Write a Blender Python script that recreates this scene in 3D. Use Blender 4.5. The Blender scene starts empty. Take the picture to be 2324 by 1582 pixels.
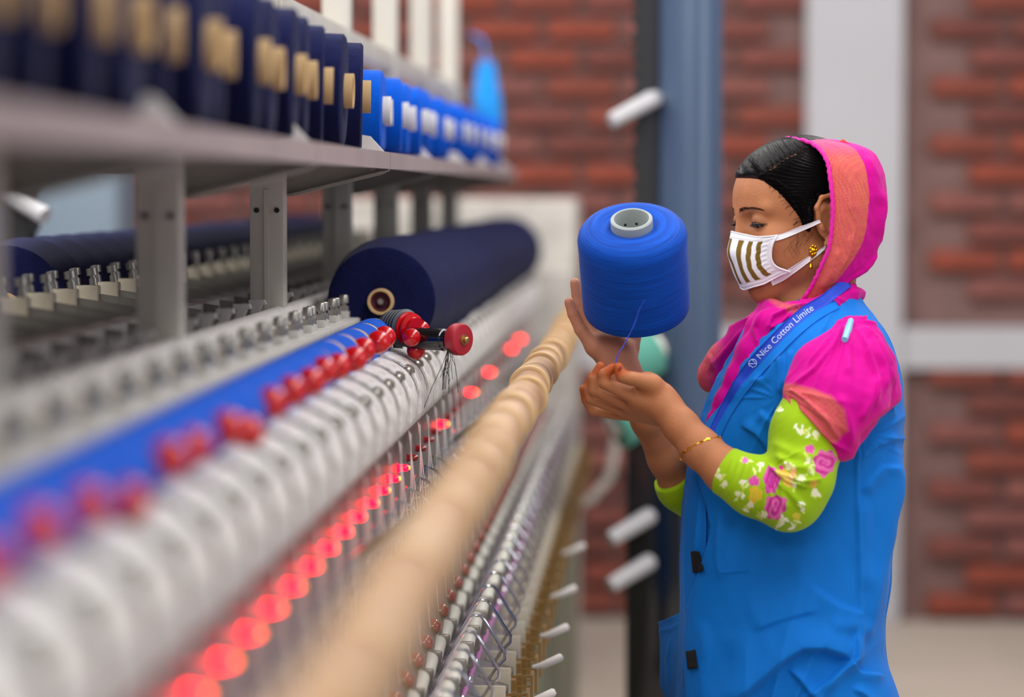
import bpy, bmesh, math, random
import numpy as np
from mathutils import Vector, Matrix
from mathutils.bvhtree import BVHTree
random.seed(7); rng = np.random.default_rng(7)
S = bpy.context.scene; COL = S.collection
R = math.radians

# ------------------------------------------------------------------ camera, light, exposure
F = 6455.6
PITCH = math.atan(361 / F); YAW = math.atan(328 / F * math.cos(PITCH))
cam = bpy.data.cameras.new('camera'); camo = bpy.data.objects.new('camera', cam); COL.objects.link(camo)
camo.location = (0, 0, 1.5); camo.rotation_euler = (math.pi / 2 - PITCH, 0, YAW)
cam.sensor_width = 36; cam.lens = F / 2324 * 36; cam.clip_start = .05; cam.clip_end = 60
cam.dof.use_dof = True; cam.dof.focus_distance = 4.06; cam.dof.aperture_fstop = 1.95; cam.dof.aperture_blades = 0
S.camera = camo
w = bpy.data.worlds.new('world'); S.world = w; w.use_nodes = True
w.node_tree.nodes['Background'].inputs[0].default_value = (.80, .86, 1, 1)
w.node_tree.nodes['Background'].inputs[1].default_value = .25
def area(name, loc, rot, sx, sy, e, col=(1, .97, .93)):
    l = bpy.data.lights.new(name, 'AREA'); l.shape = 'RECTANGLE'; l.size = sx; l.size_y = sy; l.energy = e; l.color = col
    o = bpy.data.objects.new(name, l); COL.objects.link(o); o.location = loc; o.rotation_euler = rot; return o
area('aisle_lamp_row', (.9, 4.0, 3.3), (0, R(8), 0), .7, 6, 114)
area('machine_lamp_row', (-1.0, 4.2, 3.3), (0, R(-4), 0), .5, 7, 80)
area('far_lamp_row', (.3, 7.6, 3.4), (R(22), 0, 0), 5, .4, 85)
area('right_side_light', (3.6, 3.2, 2.3), (0, R(68), R(-8)), 2.2, 2.4, 36, (.93, .97, 1))  # unseen cool light added on the right, brightens the coat's back
area('near_fill', (-.5, -1.2, 2.9), (R(52), 0, 0), 4.0, .8, 85)  # frontal fill behind the camera, added to brighten surfaces facing it
area('rear_fill', (-2.3, 4.6, 3.2), (0, R(-28), 0), .6, 7, 125)  # fill added on the far side to lift the dark rear of the machine
S.view_settings.view_transform = 'Standard'; S.view_settings.look = 'None'
S.view_settings.gamma = 1; S.view_settings.use_curve_mapping = False; S.view_settings.exposure = -0.06

# ------------------------------------------------------------------ projection helper (photo pixel + depth -> world)
cp, sp, ca, sa = math.cos(PITCH), math.sin(PITCH), math.cos(YAW), math.sin(YAW)
FW = np.array([-sa * cp, ca * cp, -sp]); RT = np.array([ca, sa, 0]); UP = np.array([-sa * sp, ca * sp, cp])
C0 = np.array([0, 0, 1.5])
def ray(px, py):
    return FW * F + RT * (px - 1162) + UP * (791 - py)
def P(px, py, Y):
    d = ray(px, py); return C0 + d * (Y / d[1])
YP = 4.1
def W(px, py, d=0.): return P(px, py, YP + d)
def Wa(a):   # rows of (px,py,d)
    a = np.asarray(a, float)
    d = FW * F + np.outer(a[:, 0] - 1162, RT) + np.outer(791 - a[:, 1], UP)
    return C0 + d * ((YP + a[:, 2]) / d[:, 1])[:, None]
PX = 1 / 1573.

# ------------------------------------------------------------------ colour and materials
def lin(c):
    return tuple(((x / 255) / 12.92 if x / 255 <= .04045 else ((x / 255 + .055) / 1.055) ** 2.4) for x in c)
def mat(name, rgb=None, rough=.5, metal=0, noise=None, bump=None, attr=False, emit=None, sheen=0, coat=0, spec=None, stretch=(1, 1, 1), sss=0, var=None, trans=0):
    """noise=(scale, amount) value variation; bump=(scale, strength); var = second colour mixed in by noise"""
    m = bpy.data.materials.new(name); m.use_nodes = True; nt = m.node_tree; b = nt.nodes['Principled BSDF']
    L = nt.links.new
    b.inputs['Roughness'].default_value = rough; b.inputs['Metallic'].default_value = metal
    base = lin(rgb) + (1,) if rgb else (.5, .5, .5, 1)
    b.inputs['Base Color'].default_value = base
    src = None
    tc = nt.nodes.new('ShaderNodeTexCoord'); mp = nt.nodes.new('ShaderNodeMapping'); L(tc.outputs['Object'], mp.inputs[0])
    mp.inputs['Scale'].default_value = stretch
    if attr:
        a = nt.nodes.new('ShaderNodeVertexColor'); a.layer_name = 'Col'; src = a.outputs[0]
    if noise:
        n = nt.nodes.new('ShaderNodeTexNoise'); n.inputs['Scale'].default_value = noise[0]; n.inputs['Detail'].default_value = 5
        L(mp.outputs[0], n.inputs['Vector'])
        mx = nt.nodes.new('ShaderNodeMix'); mx.data_type = 'RGBA'
        cr = nt.nodes.new('ShaderNodeMapRange'); cr.inputs[1].default_value = .35; cr.inputs[2].default_value = .68
        cr.inputs[3].default_value = 0; cr.inputs[4].default_value = noise[1]
        L(n.outputs[0], cr.inputs[0]); L(cr.outputs[0], mx.inputs[0])
        if src: L(src, mx.inputs[6])
        else: mx.inputs[6].default_value = base
        if var: mx.inputs[7].default_value = lin(var) + (1,)
        elif src:
            mx.blend_type = 'MULTIPLY'; mx.inputs[7].default_value = (.4, .4, .4, 1)
        else: mx.inputs[7].default_value = tuple(c * .45 for c in base[:3]) + (1,)
        src = mx.outputs[2]
    if src: L(src, b.inputs['Base Color'])
    if bump:
        n2 = nt.nodes.new('ShaderNodeTexNoise'); n2.inputs['Scale'].default_value = bump[0]; n2.inputs['Detail'].default_value = 4
        L(mp.outputs[0], n2.inputs['Vector'])
        bp = nt.nodes.new('ShaderNodeBump'); bp.inputs['Strength'].default_value = bump[1]; bp.inputs['Distance'].default_value = .002
        L(n2.outputs[0], bp.inputs['Height']); L(bp.outputs[0], b.inputs['Normal'])
    if emit:
        b.inputs['Emission Color'].default_value = emit[:3] + (1,); b.inputs['Emission Strength'].default_value = emit[3]
    if sheen: b.inputs['Sheen Weight'].default_value = sheen; b.inputs['Sheen Roughness'].default_value = .4
    if coat: b.inputs['Coat Weight'].default_value = coat
    if spec is not None: b.inputs['Specular IOR Level'].default_value = spec
    if sss:
        b.inputs['Subsurface Weight'].default_value = sss; b.inputs['Subsurface Radius'].default_value = (1, .35, .18); b.inputs['Subsurface Scale'].default_value = .006
    if trans: b.inputs['Transmission Weight'].default_value = trans
    return m

M = {}
M['bed'] = mat('painted_bed', (196, 190, 183), .5, noise=(14, .35), bump=(60, .15))
M['post'] = mat('galvanised_post', (204, 199, 188), .45, .05, noise=(9, .3), bump=(90, .12), stretch=(1, 1, .25))
M['shelf'] = mat('shelf_sheet', (158, 142, 144), .5, noise=(5, .25))
M['bracket'] = mat('bracket_steel', (172, 168, 156), .45, .15, noise=(12, .35), bump=(160, .25))
M['enamel'] = mat('chipped_white_enamel', (244, 243, 242), .3, noise=(75, .6), var=(120, 106, 94), bump=(50, .5))
M['enamel_dark'] = mat('worn_shaded_enamel', (205, 201, 204), .4, noise=(30, .6), var=(120, 110, 105))  # worn enamel, toned darker for the shaded crescents between plates
M['panel'] = mat('lamp_panel', (120, 110, 108), .4, .15, noise=(22, .45), bump=(40, .1))
M['deck'] = mat('lower_deck', (120, 112, 118), .45, .2, noise=(30, .7))
M['olive'] = mat('lower_side_panel', (112, 114, 92), .6, noise=(5, .5))
M['chrome'] = mat('bright_wire', (215, 215, 222), .16, 1)
M['steel'] = mat('screw_steel', (165, 160, 152), .35, .8, noise=(80, .3))
M['arm'] = mat('cast_arm', (150, 147, 140), .45, .35, noise=(20, .35), bump=(150, .2))
M['arm2'] = mat('pale_cast_bracket', (196, 192, 187), .45, noise=(40, .3))
M['white_plastic'] = mat('white_plastic', (226, 221, 218), .35)
M['ceramic'] = mat('ivory_ceramic', (214, 212, 200), .5)
M['pink'] = mat('pink_tubing', (190, 112, 176), .35, coat=.3)
M['boxm'] = mat('aged_beige_cover', (216, 206, 184), .5, .25, noise=(40, .4))
M['bronze'] = mat('bronze_latch', (186, 150, 92), .35, .8, noise=(60, .4))
M['black'] = mat('black_gloss', (14, 14, 17), .15, coat=.5)
M['blackm'] = mat('black_matt', (24, 24, 28), .6)
M['rubber'] = mat('grey_rubber', (62, 66, 76), .5)
M['red'] = mat('red_gloss', (200, 2, 14), .22, coat=.3)
M['redm'] = mat('red_knob', (168, 30, 44), .45)
M['lamp_on'] = mat('lit_red_lamp', (255, 40, 10), .2, emit=(1, .0, .008, 15))
M['lamp_core'] = mat('lit_lamp_core', (255, 160, 10), .2, emit=(1, .30, .01, 6))
M['lamp_off'] = mat('unlit_red_lamp', (150, 10, 22), .12, coat=.8)
M['navy'] = mat('navy_yarn', (16, 21, 66), .9, noise=(60, .5), bump=(260, .6), sheen=.03, stretch=(1, 1, 1), spec=.15)
M['blue'] = mat('royal_blue_yarn', (0, 84, 200), .8, noise=(50, .35), bump=(260, .5), sheen=.05, spec=.1)
M['card'] = mat('cardboard_tube', (206, 172, 124), .6, noise=(20, .3), var=(190, 146, 90))
M['kraft'] = mat('kraft_paper_tube', (206, 174, 142), .5, noise=(7, 1.0), var=(160, 116, 78), bump=(120, .2))
M['tube_white'] = mat('white_paper_tube', (222, 216, 205), .55)
M['tube_in'] = mat('tube_bore', (120, 66, 84), .6)
M['brick'] = [mat('brick_tone', c, .85, noise=(18, .5), bump=(40, .5)) for c in
              ((136, 68, 54), (146, 68, 50), (128, 70, 62), (134, 80, 74), (116, 62, 54), (138, 82, 74))]
M['mortar'] = mat('mortar', (128, 98, 94), .9, noise=(10, .4))
M['plaster'] = mat('white_plaster', (184, 182, 187), .8, noise=(2.2, .12))
M['floor'] = mat('concrete_floor', (196, 182, 168), .55, noise=(1.6, .35))
M['pole'] = mat('blue_grey_paint', (80, 98, 126), .28, .1, noise=(3, .25), coat=.3)
M['peg'] = mat('white_peg', (186, 184, 188), .35)
M['teal'] = mat('teal_yarn', (88, 158, 142), .8)
M['cloth_blue'] = mat('blue_cloth', (0, 140, 225), .8)
M['locker'] = mat('locker_paint', (118, 134, 150), .5, noise=(2, .2))

# ------------------------------------------------------------------ mesh helpers
def link_mesh(name, verts, faces, m=None, parent=None, smooth=True, mats=None, midx=None):
    me = bpy.data.meshes.new(name)
    if isinstance(verts, np.ndarray): verts = verts.tolist()
    if isinstance(faces, np.ndarray): faces = faces.tolist()
    me.from_pydata(verts, [], faces); me.update()
    if smooth: me.polygons.foreach_set('use_smooth', [True] * len(me.polygons))
    if mats:
        for x in mats: me.materials.append(x)
        if midx is not None: me.polygons.foreach_set('material_index', list(midx))
    elif m: me.materials.append(m)
    o = bpy.data.objects.new(name, me); COL.objects.link(o)
    if parent: o.parent = parent
    return o
class MB:
    """collects shapes into one mesh"""
    def __init__(s): s.v = []; s.f = []; s.mi = []; s.cur = 0
    def add(s, v, f):
        n = len(s.v); s.v += [tuple(map(float, p)) for p in v]; s.f += [tuple(i + n for i in q) for q in f]; s.mi += [s.cur] * len(f); return s
    def box(s, x0, x1, y0, y1, z0, z1, bev=0):
        if bev:
            b = bev; xs = sorted((x0, x1)); ys = sorted((y0, y1)); zs = sorted((z0, z1))
            bm = bmesh.new(); bmesh.ops.create_cube(bm, size=1)
            for v in bm.verts:
                v.co = Vector(((xs[0] + xs[1]) / 2 + v.co.x * (xs[1] - xs[0]), (ys[0] + ys[1]) / 2 + v.co.y * (ys[1] - ys[0]), (zs[0] + zs[1]) / 2 + v.co.z * (zs[1] - zs[0])))
            bmesh.ops.bevel(bm, geom=bm.edges[:], offset=b, segments=2, profile=.6, affect='EDGES')
            bm.verts.ensure_lookup_table(); bm.verts.index_update()
            s.add([v.co[:] for v in bm.verts], [[v.index for v in f.verts] for f in bm.faces]); bm.free(); return s
        v = [(x, y, z) for x in (x0, x1) for y in (y0, y1) for z in (z0, z1)]
        return s.add(v, [(0, 1, 3, 2), (4, 6, 7, 5), (0, 4, 5, 1), (2, 3, 7, 6), (0, 2, 6, 4), (1, 5, 7, 3)])
    def tube(s, pts, r, n=10, caps=True):
        pts = [np.array(p, float) for p in pts]; rs = r if hasattr(r, '__len__') else [r] * len(pts)
        T = []
        for i in range(len(pts)):
            a = pts[max(i - 1, 0)]; b = pts[min(i + 1, len(pts) - 1)]; t = b - a; T.append(t / (np.linalg.norm(t) + 1e-12))
        u = np.cross(T[0], (0, 0, 1)); u = u if np.linalg.norm(u) > 1e-3 else np.cross(T[0], (1, 0, 0)); u /= np.linalg.norm(u)
        v = []; f = []
        for i, p in enumerate(pts):
            u = u - T[i] * np.dot(u, T[i]); u /= np.linalg.norm(u); w_ = np.cross(T[i], u)
            for k in range(n):
                a = 2 * math.pi * k / n; v.append(p + rs[i] * (math.cos(a) * u + math.sin(a) * w_))
        for i in range(len(pts) - 1):
            for k in range(n):
                a = i * n + k; b = i * n + (k + 1) % n; f.append((a, b, b + n, a + n))
        if caps: f.append(tuple(range(n - 1, -1, -1))); f.append(tuple((len(pts) - 1) * n + k for k in range(n)))
        return s.add(v, f)
    def lathe(s, prof, o, ax, n=32, caps=False):
        """prof: (r, t) along axis ax from origin o"""
        o = np.array(o, float); ax = np.array(ax, float); ax /= np.linalg.norm(ax)
        u = np.cross(ax, (0, 0, 1)); u = u if np.linalg.norm(u) > 1e-3 else np.cross(ax, (1, 0, 0)); u /= np.linalg.norm(u); w_ = np.cross(ax, u)
        v = []; f = []
        for (r, t) in prof:
            for k in range(n):
                a = 2 * math.pi * k / n; v.append(o + ax * t + r * (math.cos(a) * u + math.sin(a) * w_))
        for i in range(len(prof) - 1):
            for k in range(n):
                a = i * n + k; b = i * n + (k + 1) % n; f.append((a, a + n, b + n, b))
        if caps: f.append(tuple(range(n))); f.append(tuple((len(prof) - 1) * n + k for k in range(n - 1, -1, -1)))
        return s.add(v, f)
    def prism(s, poly, axis, a, b):
        """polygon in the two other axes, extruded along axis between a and b"""
        n = len(poly); v = []
        for t in (a, b):
            for (p, q) in poly: v.append({'y': (p, t, q), 'x': (t, p, q), 'z': (p, q, t)}[axis])
        f = [tuple(range(n)), tuple(range(2 * n - 1, n - 1, -1))] + [(i, i + n, (i + 1) % n + n, (i + 1) % n) for i in range(n)]
        return s.add(v, f)
    def build(s, name, m, parent=None, smooth=True, angle=40):
        mats = m if isinstance(m, list) else [m]
        me = bpy.data.meshes.new(name); me.from_pydata(s.v, [], s.f); me.update()
        bm = bmesh.new(); bm.from_mesh(me); bmesh.ops.recalc_face_normals(bm, faces=bm.faces); bm.to_mesh(me); bm.free()
        for x in mats: me.materials.append(x)
        me.polygons.foreach_set('material_index', s.mi)
        if smooth:
            me.polygons.foreach_set('use_smooth', [True] * len(me.polygons)); me.set_sharp_from_angle(angle=R(angle))
        o = bpy.data.objects.new(name, me); COL.objects.link(o)
        if parent: o.parent = parent
        return o
def tag(o, label=None, cat=None, group=None, kind=None):
    if label: o['label'] = label
    if cat: o['category'] = cat
    if group: o['group'] = group
    if kind: o['kind'] = kind
    return o
def empty(name, loc=(0, 0, 0), rot=(0, 0, 0)):
    o = bpy.data.objects.new(name, None); o.empty_display_size = .05; COL.objects.link(o); o.location = loc; o.rotation_euler = rot; return o
def copyo(o, loc=None, parent=None):
    c = o.copy(); COL.objects.link(c)
    if parent: c.parent = parent
    if loc is not None: c.location = loc
    for ch in [x for x in ALLCH(o)]: copyo(ch, None, c)
    return c
def ALLCH(o): return list(o.children)

_O1 = ['', 'first', 'second', 'third', 'fourth', 'fifth', 'sixth', 'seventh', 'eighth', 'ninth', 'tenth', 'eleventh', 'twelfth', 'thirteenth', 'fourteenth', 'fifteenth', 'sixteenth', 'seventeenth', 'eighteenth', 'nineteenth']
_T = {2: ('twentieth', 'twenty'), 3: ('thirtieth', 'thirty'), 4: ('fortieth', 'forty')}
def nth(n):
    if n < 20: return _O1[n]
    a, b = divmod(n, 10); return _T[a][0] if b == 0 else _T[a][1] + '-' + _O1[b]
# ------------------------------------------------------------------ the hall
def struct(mb, name, m): o = mb.build(name, m, smooth=False); o['kind'] = 'structure'; return o
YW = 9.9
fl = struct(MB().box(-4.5, 4.5, -1, YW + .3, -.1, 0), 'floor', M['floor'])
wall = struct(MB().box(-4.5, 4.5, YW + .02, YW + .3, 0, 3.6), 'wall_back', M['mortar'])
# every brick the frame can show is a part of the wall (staggered stretcher courses, pieces uneven)
bw, bh, jx, jz = .235, .068, .03, .0315
protos = []
for k, m_ in enumerate(M['brick']):
    o = MB().box(-bw / 2, bw / 2, -.03, .03, -bh / 2, bh / 2, bev=.006).build('brick', m_, wall); protos.append(o)
firstuse = set(); cnt = 0
courses = int((2.25 - .02) / (bh + jz))
for r_ in range(courses):
    z = .03 + bh / 2 + r_ * (bh + jz)
    h = 1.5 - z
    if .425 < h < .63: continue            # the concrete band
    for c_ in range(-9, 7):
        x = c_ * (bw + jx) + (r_ % 2) * (bw + jx) / 2
        if x < -1.35 and z < 1.25: continue    # hidden behind the machine
        if x < -2.4 or x > 1.5: continue
        if .40 < x < .95 and abs(x - .675) < .28: continue   # behind the column
        k = random.randrange(len(protos))
        if k in firstuse: o = protos[k].copy(); COL.objects.link(o); o.parent = wall
        else: o = protos[k]; firstuse.add(k)
        o.location = (x, YW + random.uniform(-.004, .004), z); cnt += 1
print('bricks', cnt)
struct(MB().box(.512, .845, YW - .07, YW + .02, 0, 3.5, bev=.01), 'trim_1', M['plaster'])       # column
struct(MB().box(-4.5, 4.5, YW - .045, YW + .02, 1.5 - .62, 1.5 - .475 + .0, bev=.008), 'trim_2', M['plaster'])    # concrete band
# ------------------------------------------------------------------ locker and pole trolleys behind
lk = empty('locker', (-1.98, 9.35, 0)); tag(lk, 'blurred blue-grey metal cabinet against the brick wall, seen between the left uprights', 'cabinet')
MB().box(-.2, .24, -.2, .2, .05, 1.62, bev=.01).build('body', M['locker'], lk)
MB().box(-.19, .23, -.215, -.2, .07, 1.6, bev=.004).build('door', M['locker'], lk)
MB().box(-.18, .22, -.18, .18, 0, .05).build('plinth', M['blackm'], lk)
def trolley(x, y, lab, side, pegs, extra=None):
    t = empty('peg_pole', (x, y, 0)); tag(t, lab, 'pole')
    MB().lathe([(.0, 0), (.072, 0), (.072, 2.7), (0, 2.7)], (0, 0, .09), (0, 0, 1), 40).build('pole', M['pole'], t)
    s = side
    mb = MB().box(s * .070, s * .118, -.03, .03, .2, 2.7)
    for k in range(62): mb.box(s * .112, s * .124, -.033, .033, .22 + k * .04, .24 + k * .04)
    mb.build('toothed_rail', M['blackm'], t)
    MB().box(s * .135, s * .012, -.085, -.02, .1, 1.02, bev=.006).build('cover', M['black'], t)
    MB().box(-.2, .2, -.2, .2, .06, .1, bev=.01).build('base', M['blackm'], t)
    for cx in (-.15, .15):
        for cy in (-.15, .15): MB().lathe([(0, -.015), (.03, -.015), (.03, .015), (0, .015)], (cx, cy, .03), (1, 0, 0), 20).build('castor', M['rubber'], t)
    for z in pegs:
        MB().tube([(s * .072, -.02, z + .002), (s * .085, -.08, z - .004), (s * .168, -.125, z - .050)], [.017, .019, .0165], 16).build('peg', M['peg'], t)
    return t
t1 = trolley(.071, 6.2, 'blue-grey pole with white pegs standing behind the held blue cone', -1, [1.5 + .195, 1.5 - .335, 1.5 - .455, 1.5 - .70, 1.5 - .80])
t2 = trolley(-1.31, 5.4, 'blurred blue-grey pole with white peg behind the left uprights of the machine', 1, [1.5 + .0, 1.5 - .9, 1.5 + .38])
# teal cones on the pole
def simple_cone(name, loc, ax, r, L, ym, tm, n=32, lab='', cat='', group=None, tr=.02):
    t = empty(name, loc); tag(t, lab, cat, group)
    MB().lathe([(tr, .0), (r * .80, .0), (r * .88, .006), (r, L * .96), (r * .97, L), (tr, L)], (0, 0, 0), ax, n).build('yarn', ym, t)
    MB().lathe([(tr * .8, -.018), (tr, -.018), (tr * 1.05, L + .012), (tr * .85, L + .012), (tr * .8, -.018)], (0, 0, 0), ax, 20).build('tube', tm, t)
    return t
simple_cone('yarn_cone', (.071 - .075, 6.2 - .096, 1.5 - .335 - .006), (-.85, -.36, -.44), .062, .10, M['teal'], M['tube_white'], lab='blurred teal yarn cone on a peg just below the held blue cone', cat='yarn cone', tr=.026)
simple_cone('yarn_cone', (.071 - .085, 6.2 - .100, 1.5 - .455 - .010), (-.85, -.36, -.44), .058, .09, M['teal'], M['tube_white'], lab='blurred teal yarn cone on a peg behind the two wrists', cat='yarn cone', tr=.026)
# blue cloth hanging at the far end of the frame
mb = MB(); prof = [(1.86, .022, .012), (1.80, .03, .016), (1.76, .036, .02), (1.72, .038, .022), (1.68, .040, .022), (1.655, .036, .02), (1.645, .028, .012)]
v = []; f = []
for z, a, b in prof:
    for k in range(24):
        t_ = 2 * math.pi * k / 24; rr = 1 + .12 * math.sin(5 * t_ + z * 30)
        v.append((a * rr * math.cos(t_), b * rr * math.sin(t_), z))
for i in range(len(prof) - 1):
    for k in range(24): f.append((i * 24 + k, i * 24 + (k + 1) % 24, (i + 1) * 24 + (k + 1) % 24, (i + 1) * 24 + k))
f += [tuple(range(24)), tuple(len(v) - 24 + k for k in range(23, -1, -1))]
bg = empty('cloth_bag', (-.478, 8.02, 0)); tag(bg, 'blurred bright blue cloth bag hanging high at the far end of the machine', 'bag')
mb.add(v, f).build('bag', M['cloth_blue'], bg)
MB().tube([(0, 0, 1.85), (-.01, 0, 1.92), (-.045, 0, 1.935)], .004, 8).build('cord', M['cloth_blue'], bg)

# ------------------------------------------------------------------ winding machine
mc = empty('winding_machine', (0, 0, 0)); tag(mc, 'long grey yarn winding machine with shelf, uprights, white cradle plates and red lamps', 'machine')
Y0, Y1 = 1.35, 8.0; PT = .15
def z_(h): return 1.5 - h
spY = [3.98 + PT * k for k in range(-17, 27)]
# main bed
MB().prism([(-.475, z_(.20)), (-.50, z_(.192)), (-.84, z_(.192)), (-.86, z_(.21)), (-.86, z_(.60)), (-.40, z_(.60)), (-.40, z_(.34)), (-.455, z_(.32))], 'y', Y0, Y1).build('bed', M['bed'], mc, smooth=False)
MB().prism([(-.372, z_(.31)), (-.45, z_(.31)), (-.45, z_(.60)), (-.335, z_(.60)), (-.352, z_(.50))], 'y', Y0, Y1).build('lamp_panel', M['panel'], mc, smooth=False)
MB().prism([(-.335, z_(.56)), (-.45, z_(.56)), (-.45, z_(.78)), (-.215, z_(.78)), (-.215, z_(.725)), (-.30, z_(.70))], 'y', Y0, Y1).build('lower_deck', M['deck'], mc, smooth=False)
MB().box(-.90, -.225, Y0, Y1 + .1, .0, z_(.78)).build('side_panel', M['olive'], mc, smooth=False)
MB().box(-.95, -.232, Y1 + .16, Y1 + .75, 0, z_(.028), bev=.015).build('headstock', M['bed'], mc)
MB().box(-.9, -.24, Y1, Y1 + .2, 0, z_(.23), bev=.01).build('end_plate', M['bed'], mc)
# uprights, brackets, shelf, rail
postY = [3.21 + .90 * k for k in range(-2, 6)]
def post():
    mb = MB().box(-.5875, -.5375, -.02, .02, z_(.195), z_(-1.0), bev=.004)
    return mb
pp = None
for i, y in enumerate(postY):
    if y < 1.3 or y > 8: continue
    if pp is None:
        pp = post().build('upright', M['post'], mc); pp.location = (0, y, 0)
        mb = MB().box(-.572, -.568, -.0215, -.0195, z_(.1), z_(.1) + .001)
        for dx in (-.577, -.5475): MB().lathe([(0, -.0225), (.0038, -.0225), (.0038, -.018)], (dx, 0, z_(.03)), (0, 1, 0), 14).build('hole', M['blackm'], pp)
        MB().box(-.566, -.560, -.0225, -.0195, z_(.195), z_(.0)).build('rib', M['post'], pp)
        MB().box(-.600, -.525, -.035, .035, z_(.196), z_(.186), bev=.003).build('foot_plate', M['bed'], pp)
        post0 = pp
    else:
        c = post0.copy(); COL.objects.link(c); c.parent = mc; c.location = (0, y, 0)
        for ch in list(post0.children): d = ch.copy(); COL.objects.link(d); d.parent = c
br = None
for y in postY:
    y = y + .06
    if br is None:
        mb = MB().prism([(-.392, z_(-.052)), (-.392, z_(-.028)), (-.405, z_(-.022)), (-.50, z_(-.002)), (-.54, z_(.008)), (-.59, z_(.012)), (-.60, z_(-.045)), (-.585, z_(-.050))], 'y', -.005, .005)
        mb.prism([(-.392, z_(-.028)), (-.405, z_(-.022)), (-.535, z_(.010)), (-.59, z_(.012)), (-.59, z_(.009)), (-.535, z_(.006)), (-.405, z_(-.026))], 'y', -.02, .02)
        br = mb.build('bracket', M['bracket'], mc, smooth=False); br.location = (0, y, 0)
        MB().lathe([(0, -.008), (.005, -.008), (.005, -.003)], (-.415, 0, z_(-.031)), (0, 1, 0), 12).build('bolt', M['steel'], br)
        MB().prism([(-.396, z_(-.052)), (-.42, z_(-.078)), (-.455, z_(-.084)), (-.47, z_(-.052))], 'y', -.004, .004).build('divider', M['white_plastic'], br)
    else:
        c = br.copy(); COL.objects.link(c); c.parent = mc; c.location = (0, y, 0)
        for ch in list(br.children): d = ch.copy(); COL.objects.link(d); d.parent = c
for y in postY:      # one folded tray between each pair of brackets
    a, b = y + .063, y + .957
    MB().prism([(-.3905, z_(-.0545)), (-.3905, z_(-.030)), (-.400, z_(-.030)), (-.400, z_(-.044)), (-.60, z_(-.040)), (-.60, z_(-.050)), (-.402, z_(-.0525))], 'y', a, min(b, 7.95)).build('shelf_tray', M['shelf'], mc, smooth=False)
MB().prism([(-.58, z_(-.040)), (-.58, z_(-.050)), (-.93, z_(-.0545)), (-.93, z_(-.030)), (-.92, z_(-.030)), (-.92, z_(-.044))], 'y', Y0, 7.95).build('rear_shelf_tray', M['shelf'], mc, smooth=False)
MB().box(-.585, -.545, Y0, Y1, z_(-.245), z_(-.285), bev=.004).build('back_rail', M['post'], mc)
MB().box(-.500, -.452, Y0, Y1, z_(.205), z_(.1955), bev=.003).build('pale_filler', M['arm2'], mc)  # added pale bar, lightens the shadowed gaps between clamp bars
# second (far side) rail of the bed
MB().box(-.70, -.66, Y0, Y1, z_(.192), z_(.165), bev=.004).build('rear_rail', M['bed'], mc)
# white shaft with ribs
mb = MB().tube([(-.545, Y0, z_(.186)), (-.545, Y1, z_(.186))], .014, 14)
for k in range(int((Y1 - Y0) / .022)):
    y = Y0 + k * .022; mb.lathe([(.014, y - .006), (.0175, y - .004), (.0175, y + .004), (.014, y + .006)], (-.545, 0, z_(.186)), (0, 1, 0), 12)
o = mb.build('ribbed_shaft', M['white_plastic'], mc)
def per_spindle(proto, ys, x=0, z=0, skip=None):
    """first stays, the rest are copies with their sub-parts"""
    out = []
    for i, y in enumerate(ys):
        if i == 0: o = proto
        else:
            o = proto.copy(); COL.objects.link(o); o.parent = mc
            for ch in list(proto.children): d = ch.copy(); COL.objects.link(d); d.parent = o
        o.location = (x, y, z); out.append(o)
    return out
# cradle plates (white enamelled, chipped) with bolt
def plate_profile(s=1., cx=-.392, ch=.285):
    pts = [(-.462, .246), (-.448, .234), (-.405, .230), (-.372, .233), (-.352, .243), (-.337, .258), (-.329, .278), (-.327, .300), (-.330, .318), (-.345, .330), (-.40, .338), (-.462, .338)]
    out = []
    for i in range(10):            # rounded shoulder: a smooth curve through the first points
        a_, b_, c_, d_ = [np.array(pts[min(max(i + k, 0), 10)]) for k in (-1, 0, 1, 2)]
        for t in ((0, .33, .66) if 0 < i < 9 else (0,)): out.append(tuple(.5 * (2 * b_ + (c_ - a_) * t + (2 * a_ - 5 * b_ + 4 * c_ - d_) * t * t + (3 * b_ - a_ - 3 * c_ + d_) * t ** 3)))
    out += pts[10:]
    return [((x - cx) * s + cx, z_((h - ch) * s + ch)) for x, h in out]
mb = MB(); outer = plate_profile(1.); inner = plate_profile(.93); mid = plate_profile(.80)
n = len(outer)
v = []
for poly, y in ((outer, .070), (outer, -.022), (plate_profile(.985), -.027), (inner, -.027), (inner, -.017), (mid, -.014), (mid, -.006)):
    v += [(x, y, z) for x, z in poly]
f = [(r_ * n + i, r_ * n + (i + 1) % n, (r_ + 1) * n + (i + 1) % n, (r_ + 1) * n + i) for r_ in range(6) for i in range(n)] + [tuple(range(n - 1, -1, -1)), tuple(6 * n + i for i in range(n))]
pl = mb.add(v, f).build('cradle_plate', M['enamel'], mc, angle=50)
MB().lathe([(0, -.037), (.005, -.037), (.0075, -.034), (.0075, -.026), (.0100, -.026), (.0100, -.010)], (-.3475, 0, z_(.2545)), (0, 1, 0), 14).build('bolt', M['steel'], pl)
per_spindle(pl, spY)
pl2 = MB().prism(plate_profile(.86, -.43, .31), 'y', .07, .112).build('cradle_spacer', M['enamel_dark'], mc); per_spindle(pl2, spY)
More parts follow.
